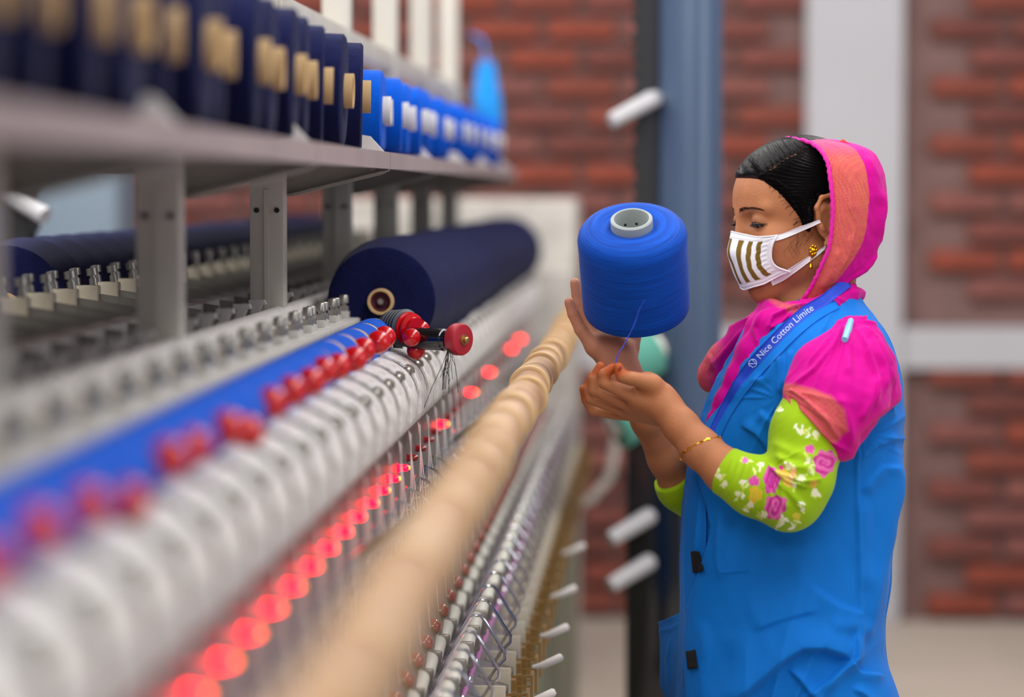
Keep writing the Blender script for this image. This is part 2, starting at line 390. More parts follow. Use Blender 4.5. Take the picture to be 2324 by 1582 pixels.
# ball levers
lv = MB().tube([(-.43, .0, z_(.235)), (-.405, -.003, z_(.222)), (-.383, 0, z_(.212))], .005, 8).build('lever', M['blackm'], mc)
bm = bmesh.new(); bmesh.ops.create_uvsphere(bm, u_segments=20, v_segments=12, radius=.0162)
me = bpy.data.meshes.new('ball_knob'); bm.to_mesh(me); bm.free(); me.materials.append(M['red']); me.polygons.foreach_set('use_smooth', [True] * len(me.polygons))
bk = bpy.data.objects.new('ball_knob', me); COL.objects.link(bk); bk.parent = lv; bk.location = (-.3765, 0, z_(.2085))
lev = []
ly = [y - .02 for y in spY if y < 4.1]
per_spindle(lv, ly)
for i, o in enumerate([c for c in mc.children if c.name.startswith('lever')]):
    k = o.children[0]
    y = o.location.y
    dz = random.uniform(-.003, .003)
    if 2.5 < y < 2.62 or 1.95 < y < 2.05: dz -= .016
    k.location = (-.3765 + random.uniform(-.003, .003), 0, z_(.2085) + dz)
# lamps
lit_far = (4.72, 5.53, 6.15, 7.0, 7.45)
capsule = [(0, .0115), (.0030, .0108), (.0047, .0082), (.0052, .004), (.0052, -.004), (.0070, -.004), (.0070, -.0065), (0, -.0065)]
on = MB().lathe(capsule, (-.358, 0, z_(.392)), (1, 0, .05), 14).build('lamp', M['lamp_on'], mc)
MB().lathe([(0, .0130), (.0022, .0124), (.0032, .0105), (.0032, .007)], (-.358, 0, z_(.392)), (1, 0, .05), 10).build('core', M['lamp_core'], on)
on['label'] = 'lit red signal lamp'
off = MB().lathe(capsule, (-.358, 0, z_(.392)), (1, 0, .05), 14).build('lamp', M['lamp_off'], mc); off['label'] = 'unlit dark red signal lamp'
yon = [y for y in spY if y < 4.03 or any(abs(y - a) < .075 for a in lit_far)]; yoff = [y for y in spY if y not in yon]
per_spindle(on, yon); per_spindle(off, yoff)
so = MB().lathe([(0, .004), (.008, .004), (.008, -.006)], (-.366, 0, z_(.345)), (1, 0, -.1), 14).build('black_stud', M['blackm'], mc); per_spindle(so, [y + .04 for y in spY])
# thread guide wires on the lamp panel
gw = MB().tube([(-.37, .00, z_(.452)), (-.345, .0, z_(.448)), (-.335, .005, z_(.402)), (-.322, .03, z_(.412)), (-.306, .04, z_(.430)), (-.300, .04, z_(.448))], .0023, 8).build('wire_guide', M['chrome'], mc)
MB().lathe([(0, .004), (.006, .004), (.006, -.006)], (-.367, 0, z_(.452)), (1, 0, 0), 12).build('boss', M['steel'], gw)
per_spindle(gw, [y - .02 for y in spY])
# yarn ends running over the panel
for dx, col in ((0, 'white_plastic'),):
    mb = MB()
    for k in range(3): mb.tube([(-.3305 - .004 * k, -.03 + .028 * k, z_(.33)), (-.332 + .012 * k, -.025 + .02 * k, z_(.60))], .0007, 4)
    th = mb.build('yarn_end', M['white_plastic'], mc); per_spindle(th, [y + .02 for y in spY])
# lower row: red-capped tensioners, ceramic rollers, hooks, pink tubing, covers, handles
tn = MB().lathe([(0, 0), (.009, 0), (.009, .012), (.0135, .014), (.0145, .022), (.0125, .030), (0, .032)], (-.338, .055, z_(.640)), (.75, -.25, .6), 18).build('tensioner', M['black'], mc)
MB().lathe([(0, .039), (.006, .038), (.0100, .0345), (.0120, .030)], (-.338, .055, z_(.640)), (.75, -.25, .6), 16).build('cap', M['lamp_off'], tn)
MB().box(-.345, -.316, .09, .102, z_(.672), z_(.640), bev=.003).build('bracket', M['steel'], tn)
MB().box(-.345, -.330, .085, .105, z_(.642), z_(.632), bev=.002).build('marker', M['redm'], tn)
per_spindle(tn, spY)
for X, h, rr, dy in ((-.312, .655, .0115, 0), (-.270, .648, .011, .04)):
    ro = MB().lathe([(0, 0), (rr * .93, 0), (rr, .0015), (rr, .078), (rr * .93, .080), (0, .080)], (X, 0, z_(h + .008)), (0, 1, .14), 16).build('ceramic_roller', M['ceramic'], mc)
    mb = MB().tube([(X, .076, z_(h) - .004), (X, .152, z_(h) - .004)], .005, 10); mb.box(X - .013, X + .013, .122, .132, z_(h) - .03, z_(h) + .008, bev=.003); mb.build('axle', M['steel'], ro)
    per_spindle(ro, [y + dy for y in spY])
hk = MB().tube([(-.312, -.02, z_(.690)), (-.262, -.01, z_(.606)), (-.255, -.008, z_(.599)), (-.246, -.006, z_(.600)), (-.240, -.004, z_(.607)), (-.212, .01, z_(.655)), (-.213, .012, z_(.664)), (-.226, .014, z_(.678)), (-.24, .014, z_(.70))], .0024, 8).build('wire_hook', M['chrome'], mc)
per_spindle(hk, spY)
pk = MB().tube([(-.262, 0, z_(.690)), (-.262, .12, z_(.690))], .0042, 10).build('tubing', M['pink'], mc); pk['label'] = 'pink tubing'
mb = MB().tube([(-.262, .118, z_(.690)), (-.262, .152, z_(.690))], .0025, 8); mb.lathe([(0, .128), (.006, .132), (.006, .140), (0, .144)], (-.262, 0, z_(.690)), (0, 1, 0), 10); mb.build('coupling', M['chrome'], pk)
per_spindle(pk, spY)
cv = MB().box(-.257, -.211, 0, .005, z_(.775), z_(.7005), bev=.0015).build('cover_plate', M['boxm'], mc)
MB().box(-.254, -.214, .006, .09, z_(.775), z_(.722), bev=.003).build('dark_gap_body', M['blackm'], cv)  # black body standing in for the dark gap behind the plate
MB().lathe([(.008, .012), (.016, .012), (.016, .07), (.008, .07)], (-.226, 0, z_(.735)), (0, 1, 0), 18).build('coil', M['steel'], cv)
MB().prism([(-.241, z_(.752)), (-.241, z_(.732)), (-.238, z_(.728)), (-.228, z_(.728)), (-.225, z_(.732)), (-.225, z_(.752))], 'y', -.005, .0).build('latch', M['bronze'], cv)
mb = MB().box(-.211, -.180, .010, .013, z_(.713), z_(.7165)).box(-.211, -.180, .010, .013, z_(.728), z_(.7305)).box(-.211, -.180, .010, .013, z_(.745), z_(.7475)).box(-.183, -.179, .004, .045, z_(.765), z_(.711)).box(-.203, -.196, .02, .027, z_(.765), z_(.713)).box(-.211, -.205, .006, .04, z_(.77), z_(.72))
mb.build('latch_frame', M['bronze'], cv)
per_spindle(cv, spY)
hd = MB().tube([(-.185, .0, z_(.722)), (-.178, -.002, z_(.721)), (-.166, -.004, z_(.717)), (-.143, -.006, z_(.706)), (-.140, -.006, z_(.7045))], [.003, .004, .0056, .0062, .004], 12).build('handle', M['white_plastic'], mc)
per_spindle(hd, [spY[i] - .01 for i in (17, 19, 21, 24, 28)])
# screws and T brackets on the bed
bt = MB().box(-.468, -.482, -.03, .03, z_(.196), z_(.185), bev=.002).build('clamp_bar', M['arm2'], mc)
for dy in (-.018, .018):
    mb = MB().lathe([(0, 0), (.008, 0), (.008, .009), (0, .009)], (-.475, dy, z_(.186)), (0, 0, 1), 6)
    mb.lathe([(.004, .009), (.004, .013), (.0072, .0135), (.0072, .024), (.006, .0255), (0, .0255)], (-.475, dy, z_(.186)), (0, 0, 1), 14)
    mb.build('screw', M['steel'], bt)
per_spindle(bt, [y + .05 for y in spY])
tb = MB().prism([(-.012, 0), (.014, 0), (.014, .010), (.000, .012), (.006, .026), (.012, .028), (.010, .034), (-.012, .034), (-.012, .028), (-.006, .026), (-.010, .012), (-.020, .010)], 'y', -.008, .008)
tb.v = [(x - .563, y, z + z_(.190)) for x, y, z in tb.v]
tbo = tb.build('t_bracket', M['arm2'], mc, smooth=False); MB().box(-.585, -.577, -.006, .006, z_(.195), z_(.160)).build('tab', M['arm'], tbo)
per_spindle(tbo, [y + .02 for y in spY if min(abs(y + .02 - p_) for p_ in postY) > .04])
# rear swing arms with screw blocks, carrying the far packages
ar = MB().prism([(-.64, z_(.205)), (-.64, z_(.170)), (-.80, z_(.145)), (-.815, z_(.150)), (-.815, z_(.175)), (-.80, z_(.185))], 'y', -.006, .006).build('swing_arm', M['arm'], mc, smooth=False)
MB().box(-.825, -.785, -.012, .012, z_(.185), z_(.135), bev=.003).build('block', M['boxm'], ar)
for dx in (-.817, -.793):
    MB().lathe([(0, 0), (.006, 0), (.006, .010), (.004, .010), (.004, .014), (.008, .0145), (.008, .024), (0, .025)], (dx, 0, z_(.135)), (-.15, 0, 1), 12).build('screw', M['steel'], ar)
per_spindle(ar, spY)

# ------------------------------------------------------------------ yarn packages
def package(r1, r2, L, ym, tm, tr, name='yarn_cone', seg=56, bore=True, tl=.014):
    """axis along +Y, small end (r1) at y=0 facing the camera"""
    t = empty(name)
    MB().lathe([(tr, .002), (r1 * .55, .0), (r1 - .004, .001), (r1, .004), (r1 + (r2 - r1) * .5, L * .5), (r2, L - .008), (r2 - .006, L), (tr, L)], (0, 0, 0), (0, 1, 0), seg).build('yarn', ym, t)
    MB().lathe([(tr * .78, .03), (tr * .78, -tl + .002), (tr * .82, -tl), (tr * .97, -tl), (tr, -tl + .002), (tr * 1.05, L + .008), (tr * .8, L + .008), (tr * .78, .03)], (0, 0, 0), (0, 1, 0), 32).build('tube', tm, t)
    if bore:
        mb = MB().lathe([(tr * .76, .0), (tr * .70, -.004), (tr * .45, .012), (tr * .30, .012), (tr * .28, -.004), (0, -.006)], (0, 0, 0), (0, 1, 0), 24)
        mb.build('chuck', M['tube_in'], t)
        MB().lathe([(0, -.009), (tr * .22, -.009), (tr * .26, -.004)], (0, 0, 0), (0, 1, 0), 8).build('spindle', M['steel'], t)
    return t
def ptree(o, loc, rot=None):
    c = o.copy(); COL.objects.link(c); c.location = loc
    if rot: c.rotation_euler = rot
    for ch in list(o.children): d = ch.copy(); COL.objects.link(d); d.parent = c
    return c
# near row of big navy packages, axis along the machine
nv = package(.083, .0965, .142, M['navy'], M['card'], .020)
n_near = 24
for i in range(n_near):
    y = 4.33 + i * .1545
    o = nv if i == 0 else ptree(nv, (0, 0, 0))
    o.location = (-.4205 + random.uniform(-.002, .002), y, z_(.1725) + random.uniform(-.002, .002)); o.rotation_euler = (0, random.uniform(0, 6), random.uniform(-.015, .015))
    tag(o, 'large navy yarn package, ' + (nth(i + 1) + ' from the front of the near row' if i else 'the front one'), 'yarn package', 'navy packages lying along the near side')
# far side row
fv = package(.090, .100, .142, M['navy'], M['card'], .021)
for i in range(24):
    y = 4.12 + i * .157
    o = fv if i == 0 else ptree(fv, (0, 0, 0))
    o.location = (-.952, y, z_(.172)); o.rotation_euler = (0, random.uniform(0, 6), random.uniform(-.02, .02))
    lab = 'dark navy package, ' + nth(i + 1) + ' from the left in the far-side row'
    tag(o, lab, 'yarn package', 'navy packages on the far side')
# blue small bobbins
bb = empty('yarn_bobbin')
MB().lathe([(.026, .010), (.0292, .011), (.0298, .014), (.0298, .132), (.0292, .136), (.026, .137)], (0, 0, 0), (0, 1, 0), 40).build('yarn', M['blue'], bb)
MB().lathe([(.022, .0), (.0286, 0), (.0292, .146), (.0235, .146), (.022, 0)], (0, 0, 0), (0, 1, 0), 32).build('tube', M['card'], bb)
nb = 18
bb2 = empty('yarn_bobbin')
MB().lathe([(.026, .0015), (.0292, .002), (.0302, .006), (.0302, .143), (.0292, .147), (.026, .1475)], (0, 0, 0), (0, 1, 0), 40).build('yarn', M['blue'], bb2)
MB().lathe([(.022, .0), (.0280, 0), (.0286, .149), (.0235, .149), (.022, 0)], (0, 0, 0), (0, 1, 0), 32).build('tube', M['card'], bb2)
for i in range(nb):
    y = 3.955 - i * PT
    o = bb if i == 0 else bb2 if i == 5 else ptree(bb if i < 5 else bb2, (0, 0, 0))
    o.location = (-.409, y, z_(.2155)); o.rotation_euler = (0, random.uniform(0, 6), 0)
    lab = 'small blue yarn bobbin, ' + nth(i + 1) + ' from the black chuck end of the blue row'
    tag(o, lab, 'bobbin', 'small blue bobbins behind the red ball levers')
# shelf packages, axis across the shelf, tube end pointing to the aisle
def shelf_pkg(r1, r2, L, ym, tm, tr):
    t = empty('yarn_cone')
    MB().lathe([(tr, .0), (r1 - .004, .0), (r1, .003), (r2, L - .012), (r2 - .004, L - .003), (r2 - .012, L), (tr, L)], (0, 0, 0), (-1, 0, 0), 48).build('yarn', ym, t)
    MB().lathe([(tr * .8, .0), (tr * .8, -.011), (tr, -.012), (tr * 1.02, L + .01), (tr * .8, L + .01)], (0, 0, 0), (-1, 0, 0), 24).build('tube', tm, t)
    return t
sn = shelf_pkg(.0765, .0795, .155, M['navy'], M['card'], .0235)
yl = [1.63, 1.79, 1.95, 2.11, 2.27, 2.44, 2.62, 2.80, 2.96, 3.13, 3.29, 3.46, 3.65, 3.84, 4.08]
for i, y in enumerate(yl):
    o = sn if i == 0 else ptree(sn, (0, 0, 0))
    a = R(random.uniform(1.5, 9)); o.location = (-.417 + random.uniform(-.012, .004), y, z_(-.0545) + .0785); o.rotation_euler = (0, R(1.2 + random.uniform(-.3, .3)), a)
    lab = 'navy yarn cone on the shelf, ' + nth(len(yl) - i) + ' counted from the bright blue cones'
    tag(o, lab, 'yarn cone', 'navy cones on the shelf')
sb = shelf_pkg(.060, .0655, .13, M['blue'], M['tube_white'], .021)
yl = [4.33, 4.47, 4.63, 4.86, 5.05, 5.20, 5.39, 5.62, 5.86, 6.02, 6.3, 6.62, 6.76, 6.95, 7.1, 7.25, 7.48, 7.70]
for i, y in enumerate(yl):
    o = sb if i == 0 else ptree(sb, (0, 0, 0))
    o.location = (-.418 + random.uniform(-.012, .006), y, z_(-.0545) + .066); o.rotation_euler = (random.uniform(0, 6), R(random.uniform(0, 1)), R(random.uniform(1, 8)))
    lab = 'bright blue yarn cone on the shelf, ' + nth(i + 1) + ' after the navy cones'
    tag(o, lab, 'yarn cone', 'bright blue cones on the shelf')
# brown paper tubes in front, nested end to end, on a carrying rod
ra = empty('tube_rack', (0, 0, 0)); tag(ra, 'brown-speckled steel carrying rail under the row of empty paper tubes', 'rack')
MB().tube([(-.172, Y0, z_(.300)), (-.172, 6.6, z_(.300))], .004, 10).build('rail', M['bronze'], ra)
MB().tube([(-.203, Y0, z_(.288)), (-.203, 6.6, z_(.288))], .005, 10).build('side_rod', M['bronze'], ra)
for y in (1.8, 3.2, 4.6, 6.0): MB().tube([(-.172, y, z_(.302)), (-.24, y, z_(.345)), (-.345, y, z_(.42))], .005, 8).build('stay', M['steel'], ra)
kt = empty('paper_tube'); MB().lathe([(.0185, -.002), (.0232, -.002), (.0240, .0), (.0275, .198), (.0278, .2), (.0268, .2005), (.0200, .2005), (.0185, -.002)], (0, 0, 0), (0, -1, 0), 40).build('shell', M['kraft'], kt)
MB().lathe([(.0278, .190), (.0284, .192), (.0284, .199), (.0272, .2012), (.0235, .2012)], (0, 0, 0), (0, -1, 0), 40).build('rim', M['card'], kt)
L = .176; nt_ = 31
for i in range(nt_):
    y = 6.55 - i * L
    o = kt if i == 0 else ptree(kt, (0, 0, 0))
    o.location = (-.1725 + random.uniform(-.0015, .0015), y, z_(.272) + random.uniform(-.001, .001)); o.rotation_euler = (R(.7), random.uniform(0, 6), random.uniform(-.01, .01))
    lab = 'empty brown paper tube in the long row, ' + nth(i + 1) + ' from its far end'
    tag(o, lab, 'paper tube', 'empty paper tubes nested in a row')
# the chuck arm at the end of the blue bobbins
ck = empty('chuck_arm', (0, 0, 0)); tag(ck, 'black winding chuck arm with red flange and round red end knob above the white plates', 'arm')
def Q(px, py, Y): return P(px, py, Y)
c0 = Q(903, 742, 4.10); ax = np.array([.70, -.62, -.05]); ax /= np.linalg.norm(ax)
prof = [(0, -.030), (.014, -.030), (.016, -.026), (.0185, -.020)]
for k in range(5): prof += [(.0225 + .001 * k, -.016 + .007 * k), (.0235 + .001 * k, -.012 + .007 * k), (.0215 + .001 * k, -.0105 + .007 * k)]
prof += [(.024, .020), (0, .021)]
MB().lathe(prof, c0, ax, 40).build('rubber_cone', M['rubber'], ck)
MB().lathe([(0, .016), (.0225, .016), (.0240, .018), (.0240, .022), (.0195, .024), (.0195, .027), (.0222, .028), (.0222, .031), (.017, .034), (.017, .040), (0, .040)], c0, ax, 40).build('flange', M['red'], ck)
a = Q(935, 768, 4.06); b = Q(1022, 772, 4.02)
axb = (b - a); Lb = np.linalg.norm(axb)
MB().lathe([(0, -.004), (.0150, -.004), (.0160, 0), (.0160, Lb * .86), (.0145, Lb * .88), (.0145, Lb * .97), (.0120, Lb), (0, Lb)], a, axb, 36).build('barrel', M['black'], ck)
bm = bmesh.new(); bmesh.ops.create_uvsphere(bm, u_segments=24, v_segments=14, radius=.0132); me = bpy.data.meshes.new('ball'); bm.to_mesh(me); bm.free(); me.materials.append(M['red']); me.polygons.foreach_set('use_smooth', [True] * len(me.polygons))
for px, py, Y in ((934, 766, 4.03), (944, 796, 4.06), (955, 748, 4.09)):
    o = bpy.data.objects.new('ball', me); COL.objects.link(o); o.parent = ck; o.location = Q(px, py, Y)
k0 = Q(1036, 770, 4.015); axk = np.array([.80, -.60, -.02])
MB().lathe([(0, -.006), (.0175, -.006), (.0215, -.0045), (.0228, -.001), (.0228, .010), (.0215, .0125), (.0190, .0132), (.006, .0132), (.006, .0125), (0, .0125)], k0, axk, 44).build('end_knob', M['redm'], ck)
MB().lathe([(.0075, .0125), (.0075, .0155), (.0045, .0158), (.0045, .020), (.003, .0215), (0, .0215)], k0, axk, 16).build('end_screw', M['bronze'], ck)
MB().tube([Q(868, 765, 4.16), Q(900, 775, 4.14), Q(905, 800, 4.16)], .008, 10).build('stem', M['blackm'], ck)
# black yarn waste hanging from the barrel
ws = MB()
base = Q(1019, 792, 4.0)
for k in range(16):
    e = np.array([random.uniform(-.013, .012), random.uniform(-.01, .006), -random.uniform(.035, .075)])
    if k == 0: e = np.array([-.036, -.005, -.087])
    b_ = base + np.array([random.uniform(-.002, .002), 0, .003])
    pts = [b_, b_ + e * .3 + np.array([.004, 0, 0]) * random.uniform(-.6, 1), b_ + e * .65 + np.array([random.uniform(-.003, .003), 0, 0]), b_ + e]
    ws.tube(pts, .00042, 4)
ws.tube([base + np.array([0, 0, .022]), base], .0015, 6)
tag(ws.build('yarn_waste', M['blackm'], ck), kind='stuff')
# hose behind
hs = MB().tube([P(1345, 830, 7.6), P(1385, 900, 7.6), P(1400, 980, 7.6), P(1385, 1080, 7.6), P(1340, 1135, 7.6), P(1290, 1150, 7.6)], .013, 12).build('hose', M['bed'])
tag(hs, 'blurred grey hose curving out of the machine end beyond the hands', 'hose')
# ------------------------------------------------------------------ distance-field modelling (organic shapes)
def rc(a, b, r1, r2, k=.008, op='u'): return ('rc', np.array(a, float), np.array(b, float), r1, r2, k, op)
def el(c, r, k=.008, op='u', rot=None): return ('el', np.array(c, float), np.array(r, float), rot, None, k, op)
def prim_d(p, X, Y, Z):
    if p[0] == 'rc':
        a, b, r1, r2 = p[1:5]; ab = b - a; L2 = float(ab @ ab) + 1e-12
        t = np.clip(((X - a[0]) * ab[0] + (Y - a[1]) * ab[1] + (Z - a[2]) * ab[2]) / L2, 0, 1)
        return np.sqrt((X - a[0] - t * ab[0]) ** 2 + (Y - a[1] - t * ab[1]) ** 2 + (Z - a[2] - t * ab[2]) ** 2) - (r1 + (r2 - r1) * t)
    c, r, rot = p[1:4]
    x, y, z = X - c[0], Y - c[1], Z - c[2]
    if rot is not None:
        x, y, z = (rot[0][0] * x + rot[1][0] * y + rot[2][0] * z, rot[0][1] * x + rot[1][1] * y + rot[2][1] * z, rot[0][2] * x + rot[1][2] * y + rot[2][2] * z)
    k0 = np.sqrt((x / r[0]) ** 2 + (y / r[1]) ** 2 + (z / r[2]) ** 2); k1 = np.sqrt((x / r[0] ** 2) ** 2 + (y / r[1] ** 2) ** 2 + (z / r[2] ** 2) ** 2) + 1e-9
    return k0 * (k0 - 1) / k1
def comb(v, d, k, op):
    if op == 'u':
        h = np.clip(.5 + .5 * (v - d) / k, 0, 1); return v + (d - v) * h - k * h * (1 - h)
    if op == 's': d = -d
    h = np.clip(.5 - .5 * (v - d) / k, 0, 1); return v + (d - v) * h + k * h * (1 - h)
def sdf_pts(prims, pts):
    v = np.full(len(pts), .05)
    for p in prims: v = comb(v, prim_d(p, pts[:, 0], pts[:, 1], pts[:, 2]), p[5], p[6])
    return v
def pbb(p):
    if p[0] == 'rc': r = max(p[3], p[4]); return np.minimum(p[1], p[2]) - r, np.maximum(p[1], p[2]) + r
    r = p[2] if p[3] is None else np.full(3, p[2].max()); return p[1] - r, p[1] + r
def surface(prims, h, extra=None, box=None):
    """naive surface nets of the smooth union"""
    bbs = [pbb(p) for p in prims if p[6] == 'u']
    lo = np.min([b[0] for b in bbs], 0) - 3 * h - .006; hi = np.max([b[1] for b in bbs], 0) + 3 * h + .006
    if box is not None: lo = np.maximum(lo, box[0]); hi = np.minimum(hi, box[1])
    n = np.ceil((hi - lo) / h).astype(int) + 1
    ax = [lo[i] + h * np.arange(n[i]) for i in range(3)]
    V = np.full(n, .03, np.float32)
    for p in prims:
        a, b = pbb(p); pad = p[5] + .012
        i0 = np.clip(np.floor((a - pad - lo) / h).astype(int), 0, n); i1 = np.clip(np.ceil((b + pad - lo) / h).astype(int) + 1, 0, n)
        if np.any(i1 <= i0): continue
        sl = tuple(slice(i0[i], i1[i]) for i in range(3))
        X = ax[0][sl[0]][:, None, None]; Y = ax[1][sl[1]][None, :, None]; Z = ax[2][sl[2]][None, None, :]
        V[sl] = comb(V[sl], prim_d(p, X, Y, Z), p[5], p[6])
    if extra is not None: V = extra(V, ax)
    ins = V < 0
    c = [ins[i:n[0] - 1 + i, j:n[1] - 1 + j, k:n[2] - 1 + k] for i in (0, 1) for j in (0, 1) for k in (0, 1)]
    s = sum(x.astype(np.int8) for x in c); act = (s > 0) & (s < 8)
    idx = np.full(act.shape, -1, np.int64); cells = np.argwhere(act); idx[act] = np.arange(len(cells))
    acc = np.zeros((len(cells), 3)); cnt = np.zeros(len(cells))
    offs = np.array([(i, j, k) for i in (0, 1) for j in (0, 1) for k in (0, 1)])
    vals = [V[cells[:, 0] + o[0], cells[:, 1] + o[1], cells[:, 2] + o[2]] for o in offs]
    for a in range(8):
        for b in range(a + 1, 8):
            if np.abs(offs[a] - offs[b]).sum() != 1: continue
            va, vb = vals[a], vals[b]; m = (va < 0) != (vb < 0)
            t = np.where(m, va / np.where(m, va - vb, 1), 0)
            acc += (offs[a] + (offs[b] - offs[a]) * t[:, None]) * m[:, None]; cnt += m
    verts = lo + h * (cells + acc / cnt[:, None])
    F_ = []
    for d in range(3):
        e1, e2 = (d + 1) % 3, (d + 2) % 3
        sl0 = [slice(None)] * 3; sl1 = [slice(None)] * 3
        sl0[d] = slice(0, n[d] - 1); sl1[d] = slice(1, n[d])
        for e in (e1, e2): sl0[e] = slice(1, n[e] - 1); sl1[e] = slice(1, n[e] - 1)
        A = ins[tuple(sl0)]; B = ins[tuple(sl1)]
        E = np.argwhere(A != B)
        if len(E) == 0: continue
        sgn = A[E[:, 0], E[:, 1], E[:, 2]]
        base = E.copy(); base[:, e1] += 1; base[:, e2] += 1
        def g(a, b):
            q = base.copy(); q[:, e1] -= a; q[:, e2] -= b; return idx[q[:, 0], q[:, 1], q[:, 2]]
        q = np.stack([g(1, 1), g(0, 1), g(0, 0), g(1, 0)], 1)
        q[~sgn] = q[~sgn][:, ::-1]; F_.append(q[(q >= 0).all(1)])
    return verts, np.concatenate(F_)
def smooth_mesh(v, f, it=2, lam=.5):
    e = np.concatenate([f[:, [0, 1]], f[:, [1, 2]], f[:, [2, 3]], f[:, [3, 0]]]); e = np.concatenate([e, e[:, ::-1]])
    for _ in range(it):
        s = np.zeros_like(v); c = np.zeros(len(v)); np.add.at(s, e[:, 0], v[e[:, 1]]); np.add.at(c, e[:, 0], 1)
        v = v + lam * (s / np.maximum(c, 1)[:, None] - v)
    return v
def vnormals(v, f):
    nn = np.cross(v[f[:, 2]] - v[f[:, 0]], v[f[:, 3 if f.shape[1] > 3 else 1]] - v[f[:, 1]])
    o = np.zeros_like(v)
    for i in range(f.shape[1]): np.add.at(o, f[:, i], nn)
    return o / (np.linalg.norm(o, axis=1)[:, None] + 1e-12)
def setcol(o, cols):
    me = o.data; a = me.color_attributes.new('Col', 'FLOAT_COLOR', 'POINT')
    c = np.ones((len(me.vertices), 4), np.float32); c[:, :3] = cols; a.data.foreach_set('color', c.ravel())
def topix(v):
    d = v - C0; zf = d @ FW; return np.stack([1162 + F * (d @ RT) / zf, 791 - F * (d @ UP) / zf], 1)
def inpoly(q, poly):
    poly = np.asarray(poly, float); x, y = q[:, 0], q[:, 1]; r = np.zeros(len(q), bool); j = len(poly) - 1
    for i in range(len(poly)):
        xi, yi = poly[i]; xj, yj = poly[j]
        c = ((yi > y) != (yj > y)) & (x < (xj - xi) * (y - yi) / (yj - yi + 1e-12) + xi); r ^= c; j = i
    return r
def pdist(q, line):
    """distance to a polyline and signed side"""
    line = np.asarray(line, float); best = np.full(len(q), 1e9); sd = np.zeros(len(q)); along = np.zeros(len(q)); acc = 0
    tot = np.linalg.norm(np.diff(line, axis=0), axis=1).sum()
    for a, b in zip(line[:-1], line[1:]):
        ab = b - a; L = np.linalg.norm(ab); t = np.clip(((q - a) @ ab) / L ** 2, 0, 1); d = q - a - t[:, None] * ab; dd = np.linalg.norm(d, axis=1)
        m = dd < best; best[m] = dd[m]; cr = ab[0] * (q[:, 1] - a[1]) - ab[1] * (q[:, 0] - a[0]); sd[m] = np.sign(cr)[m]; along[m] = ((acc + t * L) / tot)[m]; acc += L
    return best, sd, along
def folds(q, strokes):
    """sum of cloth folds: (polyline px, amplitude m, width px, kind)"""
    out = np.zeros(len(q))
    for line, amp, wd, kind in strokes:
        d, s, al = pdist(q, line); env = np.clip(np.minimum(al, 1 - al) * 5, 0, 1); env = env * env * (3 - 2 * env)
        if kind == 'r': out += amp * env * np.exp(-(d / wd) ** 2)
        else:
            t = s * d if kind == 'a' else -s * d      # sharp on one side, soft on the other
            out += amp * env * np.where(t >= 0, np.exp(-(t / wd) ** 2), np.exp(-(t / (wd * .22)) ** 2))
    return out
def radial(q, cx, cy, f, amp, rmax, seed=0, rmin=8, lo=-9, hi=9):
    """pleats fanning out from a gathering point"""
    x = q[:, 0] - cx; y = q[:, 1] - cy; r = np.hypot(x, y); an = np.arctan2(y, x)
    w_ = an * f + .5 * np.sin(an * 2.7 + seed) * f * .35 + .25 * np.sin(r / 37. + seed * 2) + .2 * np.sin(an * f * .5 + r / 60)
    g = (1 - np.abs(np.sin(w_))) ** 1.6 * (.55 + .45 * np.sin(an * f * .37 + seed * 1.7))
    env = np.clip((r - rmin) / 25, 0, 1) * np.exp(-(r / rmax) ** 2) * np.clip((an - lo) * 4, 0, 1) * np.clip((hi - an) * 4, 0, 1)
    return amp * g * env
def hash3(v, f, seed=0):
    r = np.random.default_rng(seed); o = np.zeros(len(v))
    for i in range(7):
        k = r.normal(size=3) * f * (1 + .5 * i); o += np.sin(v @ k + r.uniform(0, 6)) / (1 + .5 * i)
    return o / 2.5
def cr(pts, n):
    """smooth curve through points"""
    p = np.asarray(pts, float); P_ = np.concatenate([[2 * p[0] - p[1]], p, [2 * p[-1] - p[-2]]]); out = []
    m = len(p) - 1
    for u in np.linspace(0, m, n):
        i = min(int(u), m - 1); t = u - i; a, b, c, d = P_[i], P_[i + 1], P_[i + 2], P_[i + 3]
        out.append(.5 * ((2 * b) + (-a + c) * t + (2 * a - 5 * b + 4 * c - d) * t * t + (-a + 3 * b - 3 * c + d) * t ** 3))
    return np.array(out)
def gridfaces(r, c, wrap=False):
    f = []
    for i in range(r - 1):
        for j in range(c if wrap else c - 1): f.append((i * c + j, i * c + (j + 1) % c, (i + 1) * c + (j + 1) % c, (i + 1) * c + j))
    return np.array(f)
def sheet(name, rows, m, parent, nu=30, nv=24, thick=.0012, strokes=None, ripple=0, col=None, seed=1):
    """cloth sheet through rows of (px,py,d) points"""
    R_ = np.array([cr(r, nv) for r in rows]); G = np.array([cr(R_[:, j], nu) for j in range(nv)]).transpose(1, 0, 2).reshape(-1, 3)
    v = Wa(G); f = gridfaces(nu, nv); nr = vnormals(v, f)
    if nr[:, 1].mean() > 0: nr = -nr; f = f[:, ::-1]
    if strokes: v = v + nr * folds(G[:, :2], strokes)[:, None]
    if ripple: v = v + nr * (ripple * hash3(v, 60, seed))[:, None]
    back = v - nr * thick; n_ = len(v); ff = np.concatenate([f, f[:, ::-1] + n_])
    rim = [j for j in range(nv)] + [i * nv + nv - 1 for i in range(1, nu)] + [(nu - 1) * nv + j for j in range(nv - 2, -1, -1)] + [i * nv for i in range(nu - 2, 0, -1)]
    side = np.array([(rim[i], rim[(i + 1) % len(rim)], rim[(i + 1) % len(rim)] + n_, rim[i] + n_) for i in range(len(rim))])
    o = link_mesh(name, np.concatenate([v, back]), np.concatenate([ff, side]), m, parent)
    return o
